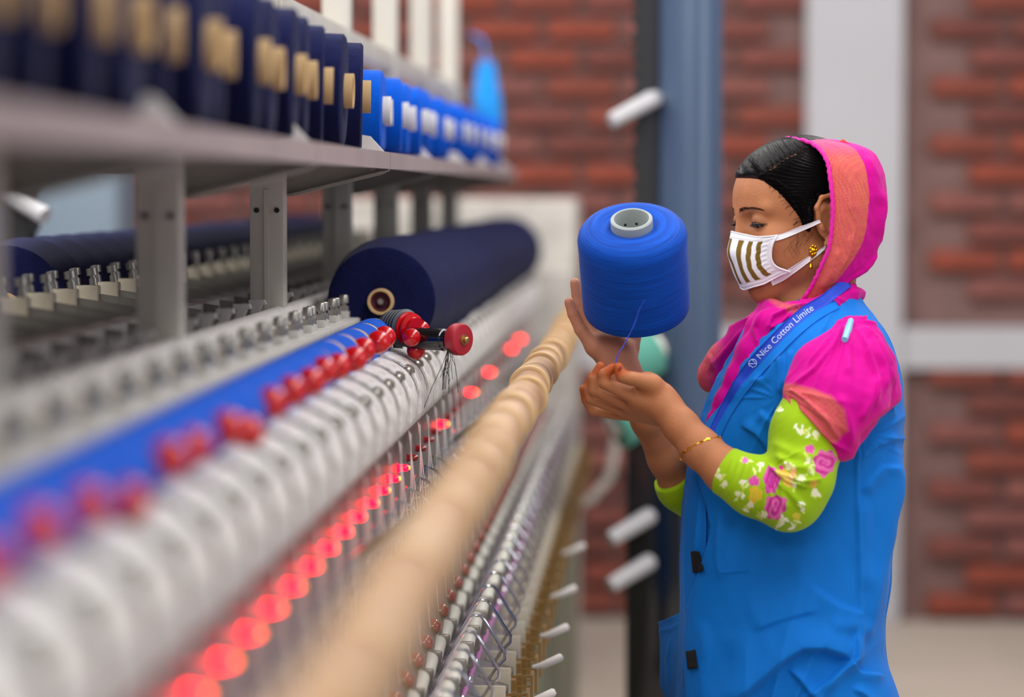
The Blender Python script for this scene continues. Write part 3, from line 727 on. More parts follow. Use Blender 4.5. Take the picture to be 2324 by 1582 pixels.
def bvh_of(*vf):
    V_ = []; F_ = []; n_ = 0
    for v, f in vf: V_ += v.tolist(); F_ += (f + n_).tolist(); n_ += len(v)
    return BVHTree.FromPolygons(V_, F_)
def hit(bv, px, py, off=0., fb=0.):
    d = Vector(ray(px, py)).normalized(); loc, nr, i, t = bv.ray_cast(Vector(C0) + d * 2, d, 4)
    if loc is None: return W(px, py, fb)
    return np.array(loc) - np.array(d) * off
def drape(name, rows, bv, m, parent, nu=20, nv=10, off=.003, thick=.001, smoothd=0, edge=0, fb=-.05):
    R_ = np.array([cr(r, nv) for r in rows]); G = np.array([cr(R_[:, j], nu) for j in range(nv)]).transpose(1, 0, 2)
    v = np.array([hit(bv, *q, off, fb) for q in G.reshape(-1, 2)]).reshape(nu, nv, 3)
    t = (v - C0)[..., 1]
    for _ in range(smoothd):
        t2 = t.copy(); t2[1:-1] = (t[:-2] + t[1:-1] + t[2:]) / 3; t = t2; t2 = t.copy(); t2[:, 1:-1] = (t[:, :-2] + t[:, 1:-1] + t[:, 2:]) / 3; t = t2
    if smoothd: t = np.minimum(t, (v - C0)[..., 1] + .002); v = C0 + (v - C0) * (t / (v - C0)[..., 1])[..., None]
    v = v.reshape(-1, 3); f = gridfaces(nu, nv); nr = vnormals(v, f)
    if nr[:, 1].mean() > 0: f = f[:, ::-1]; nr = -nr
    back = v - nr * thick; n_ = len(v)
    rim = [j for j in range(nv)] + [i * nv + nv - 1 for i in range(1, nu)] + [(nu - 1) * nv + j for j in range(nv - 2, -1, -1)] + [i * nv for i in range(nu - 2, 0, -1)]
    side = np.array([(rim[i], rim[(i + 1) % len(rim)], rim[(i + 1) % len(rim)] + n_, rim[i] + n_) for i in range(len(rim))])
    return link_mesh(name, np.concatenate([v, back]), np.concatenate([f, f[:, ::-1] + n_, side]), m, parent)

# ------------------------------------------------------------------ person materials
M['skin'] = mat('skin', None, .55, attr=True, sss=.06, bump=(300, .25), spec=.3)
M['eye'] = mat('eyeball', None, .08, attr=True, coat=.6)
M['hair'] = mat('black_hair', None, .45, attr=True, bump=(500, .25), spec=.10)
M['strand'] = mat('hair_strand', (14, 12, 14), .34, spec=.16)
M['brow'] = mat('brow_hair', (78, 50, 38), .7, spec=.2)
M['lash'] = mat('lash', (16, 10, 10), .5)
M['scarf'] = mat('magenta_cotton', None, .75, attr=True, bump=(700, .25), sheen=.08, spec=.12)
M['coat'] = mat('work_coat_blue', (0, 112, 204), .75, bump=(900, .22), noise=(7, .16), var=(10, 92, 182), sheen=.05, spec=.2)
M['blouse'] = mat('floral_green_cotton', None, .75, attr=True, bump=(800, .2), sheen=.1, spec=.2)
M['mask'] = mat('mask_cotton', None, .8, attr=True, bump=(900, .3), spec=.2)
M['maskw'] = mat('white_mask_hem', (240, 240, 246), .8, bump=(900, .3), spec=.2)
M['gold'] = mat('gold', (240, 176, 40), .2, 1)
M['silver'] = mat('silver', (220, 220, 225), .2, 1)
M['lanyard'] = mat('lanyard_blue', (0, 62, 200), .55, bump=(1200, .3), sheen=.2)
M['print'] = mat('lanyard_print', (196, 220, 250), .6)
M['velcro'] = mat('black_velcro', (14, 14, 16), .95, bump=(900, .8))
M['clip'] = mat('pale_blue_clip', (128, 196, 232), .3, coat=.3)
M['trouser'] = mat('grey_trouser', (70, 74, 90), .8)
SK = np.array(lin((176, 114, 76))); HENNA = np.array(lin((168, 74, 22)))

wm = empty('person', (.22, 4.1, 0)); tag(wm, 'woman in blue work coat, magenta headscarf and striped mask holding up a blue yarn cone', 'person')
wm_inv = None
def kid(o):   # keep world coordinates while parenting to the root
    o.parent = wm; o.matrix_parent_inverse = Matrix.Translation((-.22, -4.1, 0)); return o

# ------------------------------------------------------------------ head
HY, HP = R(22), R(9)
fw_ = np.array([-math.cos(HY), -math.sin(HY), 0]); lf_ = np.array([math.sin(HY), -math.cos(HY), 0]); up_ = np.array([0, 0, 1.])
f2 = fw_ * math.cos(HP) - up_ * math.sin(HP); u2 = up_ * math.cos(HP) + fw_ * math.sin(HP)
HR = np.stack([f2, lf_, u2], 1)              # columns: forward, left, up
HO = W(1811, 492, 0)
def H(x, y, z): return HO + HR @ np.array([x, y, z], float)
def toH(v): return (v - HO) @ HR
rotm = HR
def hel(c, r, k=.01, op='u'): return el(H(*c), r, k, op, rotm)
def hrc(a, b, r1, r2, k=.01, op='u'): return rc(H(*a), H(*b), r1, r2, k, op)
head = [hel((-.006, 0, .033), (.091, .072, .078)), hel((.028, 0, .030), (.060, .063, .062), .02),
        hel((.030, 0, -.028), (.060, .058, .066), .02), hel((.040, .030, -.040), (.036, .027, .034), .02), hel((.040, -.030, -.040), (.036, .027, .034), .02)]
for s in (1, -1):
    head += [hrc((.081, s * .010, .024), (.066, s * .047, .023), .0075, .0065, .012), hel((.058, s * .044, -.020), (.020, .016, .016), .016)]
head += [hrc((.085, 0, .016), (.099, 0, -.032), .0060, .0100, .012), hrc((.092, .012, -.036), (.092, -.012, -.036), .0065, .0065, .006), hel((.070, 0, -.064), (.021, .026, .018), .016),
         hel((.068, 0, -.093), (.0180, .020, .016), .022), hrc((.058, 0, -.092), (.0, .048, -.062), .014, .016, .03), hrc((.058, 0, -.092), (.0, -.048, -.062), .014, .016, .03),
         hrc((-.02, 0, -.05), (-.025, 0, -.09), .048, .048, .02)]
neckb = W(1835, 715, .0); head += [rc(H(-.020, 0, -.07), neckb, .048, .046, .02)]
for s in (1, -1):
    head += [hel((.092, s * .031, .008), (.016, .017, .0110), .010, 's')]
    head += [hel((.0715, s * .032, .006), (.0140, .0150, .0135), .004), hel((.084, s * .033, .0008), (.009, .0128, .0042), .0012, 's')]
    # ear: dish, helix rim, lobe, hollow concha
    e = lambda x, z, y=0: H(-.008 + x * 1.16, s * (.0755 + y), -.006 + z * 1.16)
    head += [el(e(0, 0, -.001), (.016, .007, .027), .004, 'u', rotm)]
    hx = [(.010, .004, .002), (.012, .018, .004), (.004, .029, .005), (-.008, .030, .006), (-.016, .020, .007), (-.018, .004, .007), (-.013, -.012, .005), (-.004, -.024, .003)]
    for a, b in zip(hx[:-1], hx[1:]): head.append(rc(e(a[0], a[1], a[2]), e(b[0], b[1], b[2]), .0034, .0034, .003))
    head += [rc(e(-.002, -.024, .003), e(.004, -.028, .002), .0062, .0050, .004), el(e(.0, .002, .0065), (.0100, .0068, .0150), .003, 's', rotm), rc(e(.009, -.006, .004), e(.007, -.010, .004), .0035, .003, .003),
             rc(e(-.008, .018, .004), e(-.009, -.004, .003), .003, .003, .004)]
# ------------------------------------------------------------------ near arm and hand (her left), pinching the thread
arm = []
def chain(pts, k=.006, out=arm):
    for a, b in zip(pts[:-1], pts[1:]): out.append(rc(W(*a[:3]), W(*b[:3]), a[3] * PX, b[3] * PX, k))
chain([(1890, 860, -.140, 55), (1800, 1110, -.225, 52), (1786, 1128, -.228, 48), (1650, 1072, -.200, 47), (1590, 1018, -.180, 42), (1545, 967, -.165, 37), (1515, 930, -.155, 34)], .012)
# palm (seen from the thumb side): back of hand lower right, palm hollow upper left
hnd = []
hand_p = [((1512, 925, -.150, 34), (1442, 902, -.152, 23)), ((1512, 930, -.140, 33), (1432, 917, -.134, 21)), ((1508, 935, -.130, 30), (1420, 928, -.114, 19)), ((1505, 935, -.125, 28), (1412, 938, -.098, 16)),
          ((1500, 895, -.150, 28), (1467, 868, -.150, 24))]
for a, b in hand_p: hnd.append(rc(W(*a[:3]), W(*b[:3]), a[3] * PX, b[3] * PX, .012))
fing = [[(1426, 894, -.160, 16.5), (1372, 870, -.166, 13.6), (1371, 849, -.167, 12.4), (1391, 836, -.167, 11)],     # index
        [(1414, 913, -.140, 15.5), (1349, 887, -.144, 12.8), (1347, 858, -.146, 11.6), (1363, 831, -.146, 10.2)],       # middle
        [(1404, 928, -.118, 14), (1340, 906, -.124, 11.8), (1334, 880, -.126, 10.8), (1345, 852, -.128, 9.8)],     # ring
        [(1398, 940, -.096, 13), (1345, 932, -.098, 11), (1330, 908, -.102, 10), (1324, 882, -.104, 8.8)],      # little
        [(1480, 872, -.162, 22), (1440, 860, -.180, 15.5), (1412, 854, -.186, 14.2), (1403, 834, -.182, 11.2)]]       # thumb
for fg in fing:
    for j, (a, b) in enumerate(zip(fg[:-1], fg[1:])): hnd.append(rc(W(*a[:3]), W(*b[:3]), a[3] * PX, b[3] * PX, (.010 if fg is fing[4] else .004) if j == 0 else .0016))
# far arm and hand (her right), palm up under the cone
far = []
chain([(1780, 900, .13, 45), (1630, 1180, .14, 50), (1542, 1100, .10, 44), (1512, 1040, .075, 41), (1468, 955, .045, 34), (1432, 880, .022, 31), (1420, 860, .018, 30)], .012, far)
fh = []
palm = [((1428, 868, .015, 32), (1408, 800, .018, 26)), ((1420, 860, .012, 30), (1380, 796, .012, 24)), ((1410, 855, .010, 26), (1350, 788, .002, 19)), ((1430, 862, .018, 26), (1420, 790, .03, 20)), ((1424, 850, .010, 26), (1398, 780, .010, 24)), ((1412, 845, .006, 24), (1366, 776, .008, 20))]
for a, b in palm: fh.append(rc(W(*a[:3]), W(*b[:3]), a[3] * PX, b[3] * PX, .012))
ff = [[(1348, 788, .000, 18), (1318, 748, -.002, 14.5), (1301, 712, -.004, 13.2), (1292, 686, -.006, 11.5)],
      [(1368, 785, .015, 19), (1334, 735, .030, 15), (1312, 690, .034, 13.5), (1305, 642, .034, 11.5)],
      [(1390, 785, .030, 19), (1372, 730, .050, 15), (1352, 680, .062, 13.5), (1342, 640, .068, 11.5)],
      [(1412, 788, .035, 19), (1405, 730, .058, 15), (1398, 690, .070, 13), (1392, 650, .076, 11)],
      [(1424, 838, .03, 22), (1434, 790, .052, 17), (1444, 752, .066, 14.5), (1452, 715, .072, 12)]]
for fg in ff:
    for j, (a, b) in enumerate(zip(fg[:-1], fg[1:])): fh.append(rc(W(*a[:3]), W(*b[:3]), a[3] * PX, b[3] * PX, .010 if j == 0 else .003))
torso = [el(W(1850, 930, 0), (.08, .11, .13), .03), rc(W(1820, 1100, 0), W(1790, 1480, 0), .08, .10, .05), rc(W(1845, 790, 0), W(1850, 860, 0), .045, .07, .04)]
hv, hf = surface(head + [rc(neckb, W(1845, 800, 0), .046, .045, .02)], .0017); hv = smooth_mesh(hv, hf, 1, .4)
av, af = surface(arm + hnd + far + fh + torso, .0021); av = smooth_mesh(av, af, 1, .4)
bv_ = np.concatenate([hv, av]); bf_ = np.concatenate([hf, af + len(hv)])
body = kid(link_mesh('body', bv_, bf_, M['skin']))
# skin colour: brown, a little redder at ear and lips, lighter palms, henna on the fingertips of the pinching hand
q = topix(bv_); col = np.tile(SK, (len(bv_), 1)) * (1 + .06 * hash3(bv_, 70, 3))[:, None]
hl = toH(bv_)
ishead = np.arange(len(bv_)) < len(hv)
def blend(mask_w, c):
    global col
    col = col * (1 - mask_w[:, None]) + np.array(c) * mask_w[:, None]
for s in (1, -1):   # eye hollow shading painted into the skin, dark lid margin
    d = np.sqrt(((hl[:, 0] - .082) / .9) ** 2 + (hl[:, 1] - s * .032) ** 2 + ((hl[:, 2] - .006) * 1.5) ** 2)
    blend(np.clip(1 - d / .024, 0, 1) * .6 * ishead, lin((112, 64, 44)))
    d2 = np.sqrt(((hl[:, 1] - s * .033) / 1.25) ** 2 + ((hl[:, 2] - .0012) * 3.0) ** 2)
    blend((np.clip((.0135 - d2) / .003, 0, 1) * (hl[:, 0] > .07) * ishead), lin((52, 28, 22)))
nh = len(hv)
tips = [W(*fg[-1][:3]) for fg in fing]
for i, t_ in enumerate(tips):
    d = np.linalg.norm(bv_ - t_, axis=1); blend(np.clip((.021 - d) / .007, 0, 1) * (.8 if i < 4 else .95), HENNA)
t_ = W(1400, 880, -.15)
isfar = (topix(bv_)[:, 1] < 870) & (bv_[:, 1] > 4.06) & ~ishead & (q[:, 0] < 1500)
blend(isfar * .35, lin((222, 160, 140)))
setcol(body, col)
# nail on thumb
ndir = W(1412, 836, -.185)
nail = MB().lathe([(0, .0016), (.0020, .0014), (.0034, .0008), (.0038, 0)], W(1408.5, 840, -.190), np.array([.6, -.78, .1]), 16)
nz = W(1408.5, 840, -.190)[2]; nail.v = [(x, y, nz + (z - nz) * 1.6) for x, y, z in nail.v]; nail.v = [tuple(np.array(p)) for p in nail.v]
kid(nail.build('nail', mat('henna_nail', (128, 34, 14), .35))); 
# eyes
for s in (1, -1):
    bm = bmesh.new(); bmesh.ops.create_uvsphere(bm, u_segments=48, v_segments=32, radius=.0124); me = bpy.data.meshes.new('eyeball'); bm.to_mesh(me); bm.free()
    me.materials.append(M['eye']); me.polygons.foreach_set('use_smooth', [True] * len(me.polygons))
    o = bpy.data.objects.new('eyeball', me); COL.objects.link(o); c_ = H(.0715, s * .032, .006); o.location = c_; kid(o)
    vv = np.array([v.co[:] for v in me.vertices]); g = HR @ np.array([math.cos(R(33)), s * .06 + .06, -math.sin(R(33))]); g /= np.linalg.norm(g)
    an = np.degrees(np.arccos(np.clip(vv @ g / .0124, -1, 1))); cc = np.tile(lin((196, 186, 180)), (len(vv), 1)); cc[an < 29] = lin((34, 20, 14)); cc[an < 12] = (0, 0, 0); setcol(o, cc)
    # lashes along the upper lid margin, and brow hairs
    lm = MB()
    for k in range(26):
        t = k / 25 * 2 - 1; y = .033 + t * .0118; z = .0034 - .0022 * t * t - (.0012 if t > .5 else 0); x = .0855 - .010 * t * t - .001
        b0 = H(x - .001, s * y, z); lm.tube([b0, b0 + HR @ np.array([.004, s * t * .002, -.0008]), b0 + HR @ np.array([.0068, s * t * .004, -.0004 - .0006])], [.00035, .00028, .0001], 4)
    lm.tube([H(.0850 - .0098 * (t * t) + .0004, s * (.033 + t * .0120), .0038 - .0024 * t * t) for t in np.linspace(-1, 1, 15)], .0007, 6)
    kid(tag(lm.build('eyelash', M['lash']), kind='stuff'))
    bmb = MB(); bvh_head = bvh_of((hv, hf)) if s == 1 else bvh_head
    for k in range(110):
        t = random.random(); y = .008 + t * .040; z = .0240 + .0040 * math.sin(t * 2.4) - .004 * t * t + random.uniform(-.0024, .0024) * (1 - .6 * t)
        o_ = H(.14, s * y, z); dr = Vector(HR @ np.array([-1., -s * .0, 0])); loc, nr, i, _ = bvh_head.ray_cast(Vector(o_), dr, .2)
        if loc is None: continue
        l0 = np.array(loc); dv = HR @ np.array([-.1 - .5 * t, s * 1., .30 - .55 * t]); dv /= np.linalg.norm(dv); nr = np.array(nr)
        bmb.tube([l0, l0 + dv * .004 + nr * .0007, l0 + dv * .0062 + nr * .0003], [.00028, .00024, .0001], 3)
    kid(tag(bmb.build('eyebrow', M['brow']), kind='stuff'))
# ------------------------------------------------------------------ hair: a close cap cut along the hairline, plus combed strands
HL = [(.105, .072), (.085, .0685), (.070, .064), (.056, .048), (.040, .022), (.027, .002), (.022, -.014), (.013, -.024), (.008, -.008), (.006, .014), (-.004, .027), (-.014, .031), (-.030, .012), (-.038, -.030), (-.06, -.06), (-.14, -.06), (-.14, .16), (.105, .16)]
def hair_extra(V, ax):
    X, Y, Z = np.meshgrid(*ax, indexing='ij'); sh = X.shape
    near = V.ravel() < .012; pts = np.stack([X.ravel()[near], Y.ravel()[near], Z.ravel()[near]], 1); l = toH(pts)
    ql = l[:, [0, 2]].copy(); ql[:, 1] += np.abs(l[:, 1]) * 0.0
    d, _, _ = pdist(ql, HL + [HL[0]]); sgn = np.where(inpoly(ql, HL), -1, 1); out = V.ravel().copy()
    a = out[near]; b = d * sgn; k = .011; h_ = np.clip(.5 - .5 * (a - b) / k, 0, 1); out[near] = a + (b - a) * h_ + k * h_ * (1 - h_)
    return out.reshape(sh)
capp = [hel((-.006, 0, .034), (.0965, .0775, .0825)), hel((.026, 0, .031), (.0635, .0665, .065), .02), hel((-.035, 0, .0), (.068, .070, .075), .02), hel((-.10, 0, -.01), (.035, .035, .035), .02),
        hel((.012, .056, .002), (.020, .0155, .026), .012), hel((.012, -.056, .002), (.020, .0155, .026), .012)]
kv, kf = surface(capp, .0019, hair_extra); kv = smooth_mesh(kv, kf, 1, .5)
kl = toH(kv)
part = np.array([(1738, 392), (1762, 375), (1785, 362), (1805, 350), (1830, 338)], float)
kq = topix(kv); kn = vnormals(kv, kf)
pd_, _, _ = pdist(kq, part); vis = kn[:, 1] < 0
groove = np.exp(-(pd_ / 6) ** 2) * (kl[:, 1] > -.01)
kv = kv - kn * (groove * .0022)[:, None]
rr_ = np.sin(np.arctan2(kl[:, 2] - .02, kl[:, 0] + .10) * 170 + 3 * hash3(kv, 40, 5)); kv = kv + kn * (.00035 * rr_)[:, None]
hair = kid(link_mesh('hair', kv, kf, M['hair']))
hc = np.tile(lin((24, 20, 22)), (len(kv), 1)) * (1 + .3 * rr_)[:, None]
g_ = (np.exp(-(pd_ / 3.2) ** 2) * (kl[:, 1] > -.01))[:, None]; hc = hc * (1 - g_) + np.array(lin((140, 98, 74))) * g_
dl, _, _ = pdist(kl[:, [0, 2]], HL[:8]); g_ = (np.clip(1 - dl / .006, 0, 1) * .45)[:, None]; hc = hc * (1 - g_) + np.array(lin((84, 56, 44))) * g_
setcol(hair, np.clip(hc, 0, 1))
bvk = bvh_of((kv, kf)); sm = MB()
def hugging(p0, p1, n=9, lift=.0009, side=1):
    out = []
    for t in np.linspace(0, 1, n):
        x = p0[0] + (p1[0] - p0[0]) * t; z = p0[1] + (p1[1] - p0[1]) * t + .006 * math.sin(t * 3.1)
        o_ = H(x, side * .14, z); loc, nr, i, _ = bvk.ray_cast(Vector(o_), Vector(HR @ np.array([0, -side * 1., 0])), .2)
        if loc is None: return out
        out.append(np.array(loc) + np.array(nr) * lift * (1 if t > .1 else 0))
    return out
SA = cr([(1832, 338), (1785, 362), (1738, 392), (1722, 402), (1742, 428), (1770, 462), (1795, 498), (1812, 526)], 200)
EA = cr([(1878, 356), (1890, 385), (1896, 415), (1899, 445), (1900, 470), (1898, 492), (1894, 508), (1884, 516)], 200)
SB = cr([(1832, 337), (1785, 361), (1738, 391), (1700, 398), (1684, 396)], 200); EB = cr([(1808, 316), (1760, 322), (1712, 348), (1686, 372), (1680, 386)], 200)
def px_strand(a, b, bow, n=11, lift=.0008):
    out = []
    for t in np.linspace(0, 1, n):
        q = a + (b - a) * t + np.array([0, -bow]) * math.sin(math.pi * t)
        d = Vector(ray(*q)).normalized(); loc, nr, i_, _ = bvk.ray_cast(Vector(C0) + d * 2, d, 4)
        if loc is None: break
        out.append(np.array(loc) + np.array(nr) * lift * min(1, t * 6))
    return out
for k in range(1500):
    if random.random() < .72:
        i_ = random.randrange(200); j_ = min(199, max(0, i_ + random.randint(-9, 9))); p_ = px_strand(SA[i_] + np.array([random.uniform(-3, 6), random.uniform(-2, 3)]), EA[j_], random.uniform(4, 16))
    else:
        i_ = random.randrange(200); j_ = min(199, max(0, i_ + random.randint(-8, 14))); p_ = px_strand(SB[i_], EB[j_], random.uniform(-4, 2), 8)
    if len(p_) > 3: sm.tube(p_, [.0002] + [.00036] * (len(p_) - 2) + [.0002], 3)
# fine loose hairs at temple and before the ear
for k in range(17):
    x0, y0 = random.uniform(1795, 1850), random.uniform(520, 535); L_ = random.uniform(25, 60); dx = random.uniform(-45, 6)
    pts = [hit(bvh_head, x0, y0, .003), hit(bvh_head, x0 + dx * .35 + random.uniform(-4, 4), y0 + L_ * .4, .0035), hit(bvh_head, x0 + dx * .9, y0 + L_ * .75, .004), hit(bvh_head, x0 + dx * .7 + random.uniform(-6, 6), y0 + L_, .003)]
    pts = cr(pts, 14)
    for _ in range(3): pts[1:-1] = (pts[:-2] + 2 * pts[1:-1] + pts[2:]) / 4
    sm.tube(list(pts), .00015, 3)
for k in range(46):
    t = random.random(); x0 = 1722 + t * 90; y0 = 392 + t * t * 90 + t * 20
    sm.tube(list(cr([hit(bvh_head, x0 - random.uniform(0, 14), y0 + random.uniform(4, 18), .0008), hit(bvh_head, x0 + 4, y0 + 2, .002), hit(bvk, x0 + 26, y0 + 12, .001), hit(bvk, x0 + 60, y0 + 30, .001)], 8)), .00022, 3)
kid(tag(sm.build('hair_strand', M['strand']), kind='stuff'))
# ------------------------------------------------------------------ face mask
mk = head[:13] + [hel((.064, 0, -.050), (.041, .045, .047), .02)]
mk = [p for p in mk] + head[15:18]
def march(px, py, prims, off):
    d = ray(px, py); d = d / np.linalg.norm(d); t = 3.75 + 0 * px
    for _ in range(40):
        p_ = C0 + d * t; s_ = float(sdf_pts(prims, p_[None])[0]) - off; t += s_ * .8
        if abs(s_) < 1e-4: break
    return C0 + d * t
def marchm(a, prims, off):
    d = np.array([ray(x, y) for x, y in a]); d /= np.linalg.norm(d, axis=1)[:, None]; t = np.full(len(a), 3.75)
    for _ in range(45): t = t + np.clip((sdf_pts(prims, C0 + d * t[:, None]) - off), -.02, .05) * .8
    return C0 + d * t[:, None]
# cylindrical coordinates about an axis in the face
AX = np.array([.028, 0.])
def cyl(p): l = toH(p); return np.arctan2(l[..., 1], l[..., 0] - AX[0]), l[..., 2]
def cylpt(phi, z, prims, off):
    phi = np.asarray(phi, float).ravel(); z = np.asarray(z, float).ravel()
    dl_ = np.stack([np.cos(phi), np.sin(phi), 0 * phi], 1); o_ = np.stack([AX[0] + 0 * phi, 0 * phi, z], 1); t = np.full(len(phi), .13)
    for _ in range(40): t = t - np.clip(sdf_pts(prims, HO + (o_ + dl_ * t[:, None]) @ HR.T) - off, -.02, .03) * .7
    return HO + (o_ + dl_ * t[:, None]) @ HR.T
top = marchm([(1690, 533), (1720, 537), (1745, 536), (1762, 532)], mk, .003); tp, tz = cyl(top)
bot = marchm([(1712, 652), (1740, 648), (1765, 636), (1792, 617)], mk, .003); bp_, bz = cyl(bot)
edg = marchm([(1764, 534), (1754, 552), (1750, 572), (1752, 592), (1765, 607), (1792, 617)], mk, .003); ep, ez = cyl(edg)
NU, NV = 150, 100
ts = np.linspace(0, 1, NV); ee = cr(np.stack([ep, ez], 1), NV)
topz = lambda ph: np.interp(np.abs(ph), [0, tp[0], tp[1], tp[2], ep[0]], [tz[0] + .006, tz[0] + .001, tz[1], tz[2], ez[0]])
botz = lambda ph: np.interp(np.abs(ph), [0, max(.15, bp_[0]), max(.3, bp_[1]), max(.45, bp_[2]), ep[-1]], [bz[0] - .003, bz[0], bz[1], bz[2], ez[-1]])
PHI = np.zeros((NV, NU)); ZZ = np.zeros((NV, NU)); UU = np.linspace(-1, 1, NU)
for i in range(NV):
    for j, u in enumerate(UU):
        ph = u * ee[i, 0]; PHI[i, j] = ph
        zt = topz(ph); zb = botz(ph); ze = (ee[i, 1] - ee[-1, 1]) / (ee[0, 1] - ee[-1, 1]); zz = zb + (zt - zb) * (1 - ts[i])
        a_ = abs(u) ** 2; ZZ[i, j] = zz * (1 - a_) + ee[i, 1] * a_
mv = cylpt(PHI, ZZ, mk, .0035)
mf = gridfaces(NV, NU); mn = vnormals(mv, mf)
if mn[:, 1].mean() > 0: mn = -mn; mf = mf[:, ::-1]
u_ = np.tile(UU, NV); t_v = np.repeat(ts, NU)
pleat = .0003 * np.sin(t_v * 60 + 2 * np.sin(u_ * 9)) * np.clip((np.abs(u_) - .55) * 4, 0, 1) * (np.abs(u_) < .9)
mv = mv + mn * (pleat + .0006 * (t_v < .09) + .0006 * (t_v > .93))[:, None]
mback = mv - mn * .0014; nm = len(mv)
rim = [j for j in range(NU)] + [i * NU + NU - 1 for i in range(1, NV)] + [(NV - 1) * NU + j for j in range(NU - 2, -1, -1)] + [i * NU for i in range(NV - 2, 0, -1)]
side = np.array([(rim[i], rim[(i + 1) % len(rim)], rim[(i + 1) % len(rim)] + nm, rim[i] + nm) for i in range(len(rim))])
mko = kid(link_mesh('face_mask', np.concatenate([mv, mback]), np.concatenate([mf, mf[:, ::-1] + nm, side]), M['mask'])); mko['label'] = 'white cotton face mask with olive-brown vertical stripes'
mc_ = np.tile(lin((236, 236, 242)), (nm, 1))
au = np.abs(u_) + .0 ; wob = .010 * np.sin(t_v * 30 + 1.2) * np.clip((np.abs(u_) - .2) * 2, 0, 1)
STR = [(-.02, .055), (.20, .315), (.42, .535), (.645, .76)]
for a, b in STR:
    e_ = .008; mm = np.clip((au + wob - a) / e_ + .5, 0, 1) * np.clip((b - au - wob) / e_ + .5, 0, 1) * np.clip((t_v - .10) * 80, 0, 1) * np.clip((.905 - t_v) * 80, 0, 1); mc_ = mc_ * (1 - mm[:, None]) + np.array(lin((122, 94, 34))) * mm[:, None]
setcol(mko, np.concatenate([mc_, mc_]))
mpx = topix(mv); print('mask px range', mpx.min(0), mpx.max(0))
allh = head + capp
def strap(name, pts, w0, w1, off=.0022, prims=None):
    c = cr(pts, 22); d = np.gradient(c, axis=0); nrm = np.stack([-d[:, 1], d[:, 0]], 1); nrm /= np.linalg.norm(nrm, axis=1)[:, None]
    ww = np.linspace(w0, w1, 22)[:, None]; rows = np.stack([c + nrm * ww * s for s in np.linspace(-.5, .5, 5)], 1)
    v = marchm(rows.reshape(-1, 2), prims or allh, off); f = gridfaces(22, 5); nr = vnormals(v, f)
    if nr[:, 1].mean() > 0: nr = -nr; f = f[:, ::-1]
    b = v - nr * .0016; n_ = len(v); rim = [j for j in range(5)] + [i * 5 + 4 for i in range(1, 22)] + [21 * 5 + j for j in range(3, -1, -1)] + [i * 5 for i in range(20, 0, -1)]
    side = np.array([(rim[i], rim[(i + 1) % len(rim)], rim[(i + 1) % len(rim)] + n_, rim[i] + n_) for i in range(len(rim))])
    o = link_mesh(name, np.concatenate([v, b]), np.concatenate([f, f[:, ::-1] + n_, side]), M['maskw']); return kid(o)
strap('mask_strap', [(1735, 544), (1765, 539), (1790, 531), (1815, 521), (1838, 512), (1854, 505), (1862, 502)], 14, 6, .0030)
strap('mask_strap', [(1750, 641), (1775, 630), (1796, 616), (1815, 603), (1835, 589), (1850, 579), (1862, 570), (1872, 562)], 17, 6, .0030)
# white binding round the mask edge
def hem(name, pts, r):
    o = MB().tube(pts, r, 6).build(name, M['maskw']); return kid(o)
G3 = mv.reshape(NV, NU, 3)
hem('mask_hem', list(G3[0]), .0011); hem('mask_hem', list(G3[-1]), .0011); hem('mask_hem', list(G3[:, -1]), .0016); hem('mask_hem', list(G3[:, 0]), .0016)
# ear jewellery
er = MB(); E0 = marchm([(1846, 568)], allh, .003)[0]
for k in range(7):
    a = k / 7 * 6.28; er.lathe([(0, .003), (.0018, .002), (.0022, 0), (0, -.001)], E0 + np.array([.0042 * math.cos(a), 0, .0060 * math.sin(a)]), (0, -1, 0), 8)
er.lathe([(0, .004), (.003, .003), (.0042, .001), (.0045, -.002), (0, -.002)], E0, (-.3, -1, .1), 14)
for k in range(6): er.tube([E0 + np.array([-.004 + k * .0016, -.001, -.003]), E0 + np.array([-.0048 + k * .0015, -.0015, -.012 + abs(k - 2) * .0016])], .0008, 5)
er.tube([E0 + np.array([-.0035, -.002, -.011]), E0 + np.array([-.0035, -.002, -.020])], .0004, 4)
er.lathe([(0, 0), (.0016, .001), (.0018, .003), (.0026, .0035), (.0016, .006), (.0010, .008), (0, .008)], E0 + np.array([-.0035, -.002, -.027]), (0, 0, 1), 10)
kid(er.build('earring', M['gold']))
kid(MB().tube([marchm([(x, y)], allh, .0008)[0] for x, y in ((1881, 538), (1885, 536), (1889, 537))], .0009, 6).build('ear_cuff', M['silver']))
# ------------------------------------------------------------------ coat
rings = [(655, 1846, 1948, .050), (665, 1832, 1950, .058), (690, 1775, 1962, .085), (720, 1722, 1985, .118), (745, 1702, 2002, .140), (780, 1682, 2020, .156), (820, 1658, 2037, .164), (860, 1640, 2046, .166), (900, 1620, 2050, .163), (950, 1598, 2051, .156), (1000, 1580, 2050, .150),
         (1060, 1563, 2048, .144), (1120, 1553, 2044, .141), (1200, 1548, 2034, .142), (1270, 1546, 2022, .148), (1330, 1545, 2018, .155), (1400, 1545, 2008, .163), (1450, 1542, 2006, .168), (1500, 1538, 2012, .172), (1582, 1530, 2040, .178), (1700, 1522, 2058, .182), (1850, 1515, 2072, .186), (2080, 1505, 2090, .190)]
ra_ = np.array(rings, float); NR, NC = 330, 520
yy = np.concatenate([np.linspace(655, 1620, 290), np.linspace(1620, 2080, 41)[1:]]); NR = len(yy)
rr2 = cr(ra_, 1200); o_ = np.argsort(rr2[:, 0]); fx = np.interp(yy, rr2[o_, 0], rr2[o_, 1]); bx = np.interp(yy, rr2[o_, 0], rr2[o_, 2]); wx = np.interp(yy, rr2[o_, 0], rr2[o_, 3])
th = np.linspace(0, 2 * math.pi, NC, endpoint=False)
ex = 2 / 2.35
